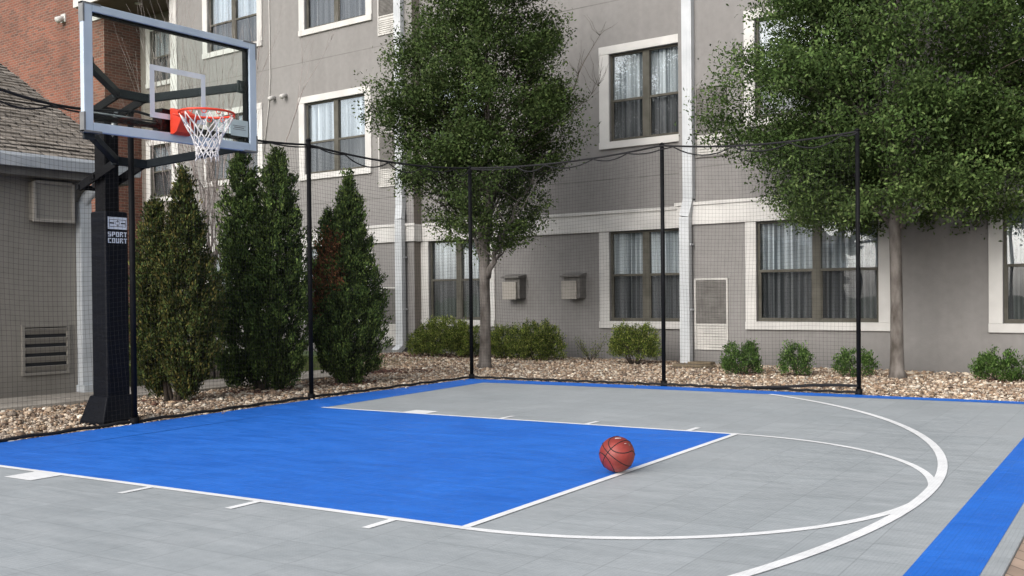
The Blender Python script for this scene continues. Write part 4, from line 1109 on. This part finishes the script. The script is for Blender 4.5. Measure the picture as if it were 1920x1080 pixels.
limbs2 = [((0,0,1.95),(-.9,.2,3.2),.045),((0,0,2.05),(.9,.3,3.3),.042),((0,.02,2.2),(.2,.8,3.8),.04),((0,0,2.3),(-.3,-.8,3.6),.035),((0,0,2.15),(-1.2,-.4,3.0),.035),((.02,0,2.0),(1.2,-.2,3.1),.028),((0,0,2.6),(.5,-.5,4.6),.05),((0,0,2.6),(-.8,.5,4.4),.045)]
broad_tree('evergreen_tree','wide spreading evergreen tree right of the last net post',5.69,8.13,
    [(.01,0,-.05),(.0,0,.08),(0,0,.4),(.0,0,1.0),(-.01,0,1.7),(-.02,0,2.1),(.0,.02,3.0),(.02,.02,4.2),(.02,.02,6.0)],[.14,.100,.088,.082,.080,.082,.06,.045,.02],
    [(1.75,.9),(2.0,1.55),(2.3,1.85),(2.8,2.15),(3.4,2.45),(3.9,2.6),(4.5,2.45),(5.2,2.2),(6.2,1.7),(7.6,.5)],1.85,7.6,3400,215000,.054,bright,33,limbs2,.21,(2.9,(1.7,1.55,1.7)), hollow=(2.0,1.5), off=(.12,.06))

def arborvitae(label, x, y, cols, seed, palette, n, dead=None):
    t = Thing('arborvitae', label, 'arborvitae', (x,y,0), group='arborvitae between the court and the walk')
    ng = np.random.default_rng(seed); g_ = random.Random(seed)
    mb = MB()
    for (cx_,cy2,prof) in cols:
        top = prof[-1][0]
        for k_ in range(3):
            mb.tube([(x+cx_*.15+g_.uniform(-.06,.06),y+cy2*.15+g_.uniform(-.06,.06),-.05),(x+cx_*.7,y+cy2*.7,.5),(x+cx_,y+cy2,top*.6),(x+cx_,y+cy2,top*.95)],[.028,.022,.014,.004],6)
    t.part('stem', mb, M['bark_dark'])
    Cs=[];Ds=[];Sh=[];Ti=[]
    tot = sum(np.mean([r for z,r in p])*(p[-1][0]-p[0][0]) for _,_,p in cols)
    for (cx_,cy2,prof) in cols:
        zs = np.array([p[0] for p in prof]); rs = np.array([p[1] for p in prof]); z0,z1 = zs[0],zs[-1]
        sh_ = np.mean(rs)*(z1-z0)/tot; nc = int(1900*sh_)
        w_ = np.interp(np.linspace(z0,z1,200),zs,rs)+.03; cdf = np.cumsum(w_)/w_.sum()
        z = np.interp(ng.uniform(0,1,nc),cdf,np.linspace(z0,z1,200)); a = ng.uniform(0,2*PI,nc)
        q = ng.uniform(.1,1,nc)**.5
        bump_ = 1+.15*np.sin(a*3+z*7+seed)+.13*np.sin(a*5-z*11)+.10*np.sin(a*2+z*23)
        r_ = np.interp(z,zs,rs)*bump_*q*1.10
        cc = np.stack([x+cx_+r_*np.cos(a),y+cy2+r_*np.sin(a),z],1)
        per = int(n*sh_/nc); idx = np.repeat(np.arange(nc),per)
        dr = np.stack([.55*np.cos(a),.55*np.sin(a),np.full(nc,1.0)],1)
        tt = ng.uniform(-1,1,len(idx)); rad = .065
        C = cc[idx]+dr[idx]*(tt*rad)[:,None]+ng.normal(0,.023,(len(idx),3))
        Cs.append(C); Ds.append(dr[idx]); Sh.append((.40+.95*q**2)[idx]*ng.uniform(.45,1.55,nc)[idx])  # sprays near the core tinted darker, painted self-shade
    C = np.concatenate(Cs); D_ = np.concatenate(Ds); S_ = np.concatenate(Sh)
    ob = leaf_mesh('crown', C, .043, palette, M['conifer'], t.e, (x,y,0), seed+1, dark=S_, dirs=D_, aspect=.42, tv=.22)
    if dead:
        ca = ob.data.color_attributes['tint']; arr = np.zeros(len(ob.data.vertices)*4,dtype=np.float32); ca.data.foreach_get('color',arr); arr = arr.reshape(-1,4)
        for (dx,dy,dz,dr_) in dead:
            d2 = ((C-np.array([x+dx,y+dy,dz]))**2/np.array([1,1,1.6])).sum(1); sel = np.repeat((d2*ng.uniform(.5,2.6,len(C)) < dr_**2)&(ng.uniform(0,1,len(C))<.75),4)
            arr[sel,:3] = np.array([.22,.095,.042])*np.repeat(ng.uniform(.35,1.3,sel.sum()//4),4)[:,None]
        ca.data.foreach_set('color',arr.ravel())
    return t
# lateral direction as seen from the court corner (camera right)
lx, ly = math.cos(.5184), math.sin(.5184)
dark_g = [(.034,.060,.015),(.046,.076,.019),(.062,.096,.024),(.022,.040,.012),(.088,.122,.030)]
olive = [(.060,.075,.018),(.044,.064,.016),(.082,.088,.024),(.034,.052,.014),(.125,.105,.030),(.030,.048,.013)]
arborvitae('olive brown arborvitae with two uneven tips beside the padded post',-.96,1.69,
    [(-.18*lx,-.18*ly,[(.12,.08),(.4,.21),(.9,.25),(1.5,.20),(1.95,.13),(2.15,.07),(2.28,.02)]),(.16*lx,.16*ly,[(.10,.10),(.4,.25),(.9,.33),(1.5,.28),(2.0,.18),(2.35,.09),(2.62,.02)])],41,olive,62000)
arborvitae('tallest arborvitae, dark green with twin tips, between two net posts',-1.05,3.06,
    [(-.20*lx,-.20*ly,[(.10,.16),(.35,.31),(.9,.34),(1.6,.30),(2.3,.22),(2.75,.14),(3.04,.03)]),(.23*lx,.23*ly,[(.08,.14),(.35,.31),(.9,.37),(1.6,.33),(2.2,.25),(2.75,.15),(3.0,.05)])],43,dark_g,90000)
arborvitae('dark green arborvitae with a patch of rust brown dead foliage',-.76,4.25,
    [(.08*lx,.08*ly,[(.08,.18),(.3,.34),(.7,.44),(1.2,.41),(1.8,.30),(2.3,.15),(2.6,.07),(2.82,.02)]),(-.17*lx,-.17*ly,[(.2,.12),(.7,.20),(1.5,.22),(1.9,.17),(2.15,.10),(2.30,.03)])],47,dark_g,76000,
    dead=[(-.22,-.26,1.45,.30),(.0,-.30,1.85,.22),(-.30,-.25,1.15,.24),(.15,-.32,1.4,.15)])

def shrub(label, x, y, w_, h_, seed, palette, n, size=.03, z0=.02, dense=True, name='shrub', group='low shrubs along the hotel wall', elong=None, stems=7):
    t = Thing(name, label, 'shrub', (x,y,0), group=group)
    ng = np.random.default_rng(seed); g_ = random.Random(seed); nc = max(30,int(n/38))
    el = elong or (w_/2,w_/2*.85)
    a = ng.uniform(0,2*PI,nc); u = ng.uniform(-.35,1,nc); q = ng.uniform(.25,1,nc)**.45
    rr = np.sqrt(np.clip(1-u**2*.8,0,1))*q*(1+.18*np.sin(a*4+seed))
    cx_ = rr*np.cos(a)*el[0]; cy2 = rr*np.sin(a)*el[1]; cz = z0+(u*.72+.3)*h_/1.02*np.where(u>0,q,1); cz = np.clip(cz,z0+.02,None)
    X = cx_*cb-cy2*sb; Y_ = cx_*sb+cy2*cb
    cc = np.stack([x+X,y+Y_,cz],1); per = int(n/nc); idx = np.repeat(np.arange(nc),per)
    C = cc[idx]+ng.normal(0,.030 if size<.04 else .04,(len(idx),3)); C[:,2] = np.clip(C[:,2],.0,None)
    dr = np.stack([X/el[0]*.6,Y_/el[1]*.6,np.full(nc,.9)],1)[idx]
    leaf_mesh('foliage', C, size, palette, M['leaf'], t.e, (x,y,0), seed+1, dark=(.5+.65*q**2)[idx]*ng.uniform(.7,1.3,nc)[idx], dirs=dr, aspect=.45)  # inner leaves tinted darker: shade inside the shrub put into the colour
    mb = MB()
    for k_ in range(stems):
        i = ng.integers(0,nc); c = Vector(cc[i]); b0_ = Vector((x+(c.x-x)*.2,y+(c.y-y)*.2,-.04))
        mb.tube([b0_,b0_.lerp(c,.5)+Vector((g_.uniform(-.03,.03),g_.uniform(-.03,.03),.03)),c],[.010,.007,.003],5)
    t.part('stem', mb, M['bark_dark'])
yg = [(.15,.20,.034),(.11,.16,.028),(.20,.235,.048),(.07,.11,.022),(.27,.29,.08),(.035,.06,.015)]
hg = [(.065,.13,.030),(.09,.165,.04),(.04,.08,.02),(.13,.20,.06)]
shrub('wide yellow-green clipped shrub left of the first tree trunk',*b2w(-4.05,9.35),1.25,.74,61,yg,27000,.034,elong=(.80,.46))
shrub('small yellow-green shrub just right of the first tree trunk',*b2w(-2.72,9.5),.7,.60,62,yg,11000,.034,elong=(.34,.36))
shrub('rounded yellow-green shrub under the left vent hood',*b2w(-1.78,9.3),.95,.68,63,yg,16000,.034,elong=(.48,.42))
shrub('dome shaped shrub below the two-unit window, bare twigs at its foot',*b2w(.33,9.25),.85,.60,65,yg,13000,.033,elong=(.46,.38),z0=.10,stems=16)
shrub('full round dark green shrub beside the downpipe panel',3.55,7.85,.60,.47,66,hg,5200,.034)
shrub('small upright shrub below the triple glazed window',4.33,7.87,.48,.42,67,hg,3200,.034)
shrub('sparse low shrub partly behind the last net post',5.13,8.12,.60,.38,68,hg,2500,.036)
shrub('low leafy shrub at the foot of the wall, right of the second tree',7.0,8.15,.62,.40,69,hg,3800,.036)
shrub('another low shrub at the right edge, below the far window',7.5,8.3,.50,.40,70,hg,3000,.036)
# almost bare little shrub
t = Thing('bare_shrub','nearly leafless twiggy shrub between the two fuller shrubs by the wall','shrub',(*b2w(-.9,9.75),0))
g_ = random.Random(9); mb = MB(); bx,by = b2w(-.9,9.75); ends = []
for k_ in range(9):
    a = g_.uniform(0,2*PI); e = Vector((bx+math.cos(a)*.3,by+math.sin(a)*.2,g_.uniform(.25,.46))); pp = limb_path((bx,by,-.04),e,5,.03,g_); mb.tube(pp,[.010,.008,.006,.005,.004,.002],4); ends += pp[2:]
t.part('stem', mb, M['bark_dark'])
P_ = np.array([[*q] for q in ends]); P_ = np.repeat(P_,14,0)+np.random.default_rng(1).normal(0,.035,(len(P_)*14,3)); leaf_mesh('foliage',P_,.028,yg,M['leaf'],t.e,(bx,by,0),99)

# bare multi-stem tree behind the arborvitae
def bare_tree(label, x, y, h_, seed, spread, nst):
    t = Thing('bare_tree', label, 'tree', (x,y,0)); g_ = random.Random(seed); mb = MB(); tw = MB()
    def grow(m, p, d_, L_, r_, depth):
        n = 5; pts_ = [p]; q = p.copy(); dd = d_.copy()
        for i in range(n):
            dd = (dd+Vector((g_.uniform(-.10,.10),g_.uniform(-.10,.10),.05))).normalized(); q = q+dd*(L_/n); pts_.append(q.copy())
        m.tube(pts_,[r_*(1-.6*i/n) for i in range(n+1)],5)
        if depth == 0: return
        for _ in range(3 if depth > 1 else 4):
            k_ = g_.randint(2,n); nd = (dd+Vector((g_.uniform(-.32,.32),g_.uniform(-.32,.32),g_.uniform(.1,.5)))).normalized()
            grow(tw, pts_[k_], nd, L_*g_.uniform(.5,.75), r_*.45, depth-1)
    for k_ in range(nst):
        a = 2*PI*k_/nst+g_.uniform(-.3,.3); d_ = Vector((math.cos(a)*spread,math.sin(a)*spread,1)).normalized()
        grow(mb, Vector((x+.06*math.cos(a),y+.06*math.sin(a),-.05)), d_, h_*.5, .020, 3)
    t.part('trunk', mb, M['bare_twig']); t.part('crown', tw, M['bare_twig'])
bare_tree('leafless multi-stemmed tree with pale twigs behind the hoop and arborvitae', -3.5, 4.4, 5.6, 5, .13, 12)
# splash slab under the right downpipe
mb = MB(); sx, sy = w2b(2.35,8.9)
sp = Thing('splash_slab','weathered brown slab lying on the gravel below the right downpipe','slab',(sx,sy,0),BYAW)
mb.prism([(sx-.32,sy-.16),(sx+.22,sy-.20),(sx+.34,sy+.08),(sx-.10,sy+.20),(sx-.34,sy+.08)],'z',-.01,.035)
sp.part('slab_stone', mb, M['slate_wood'], bevel=.008)
mb = MB(); mb.prism([(sx-.10,sy-.05),(sx+.30,sy-.02),(sx+.30,sy+.14),(sx-.06,sy+.15)],'z',.036,.075); sp.part('upper_stone', mb, M['slate_wood'], bevel=.008)
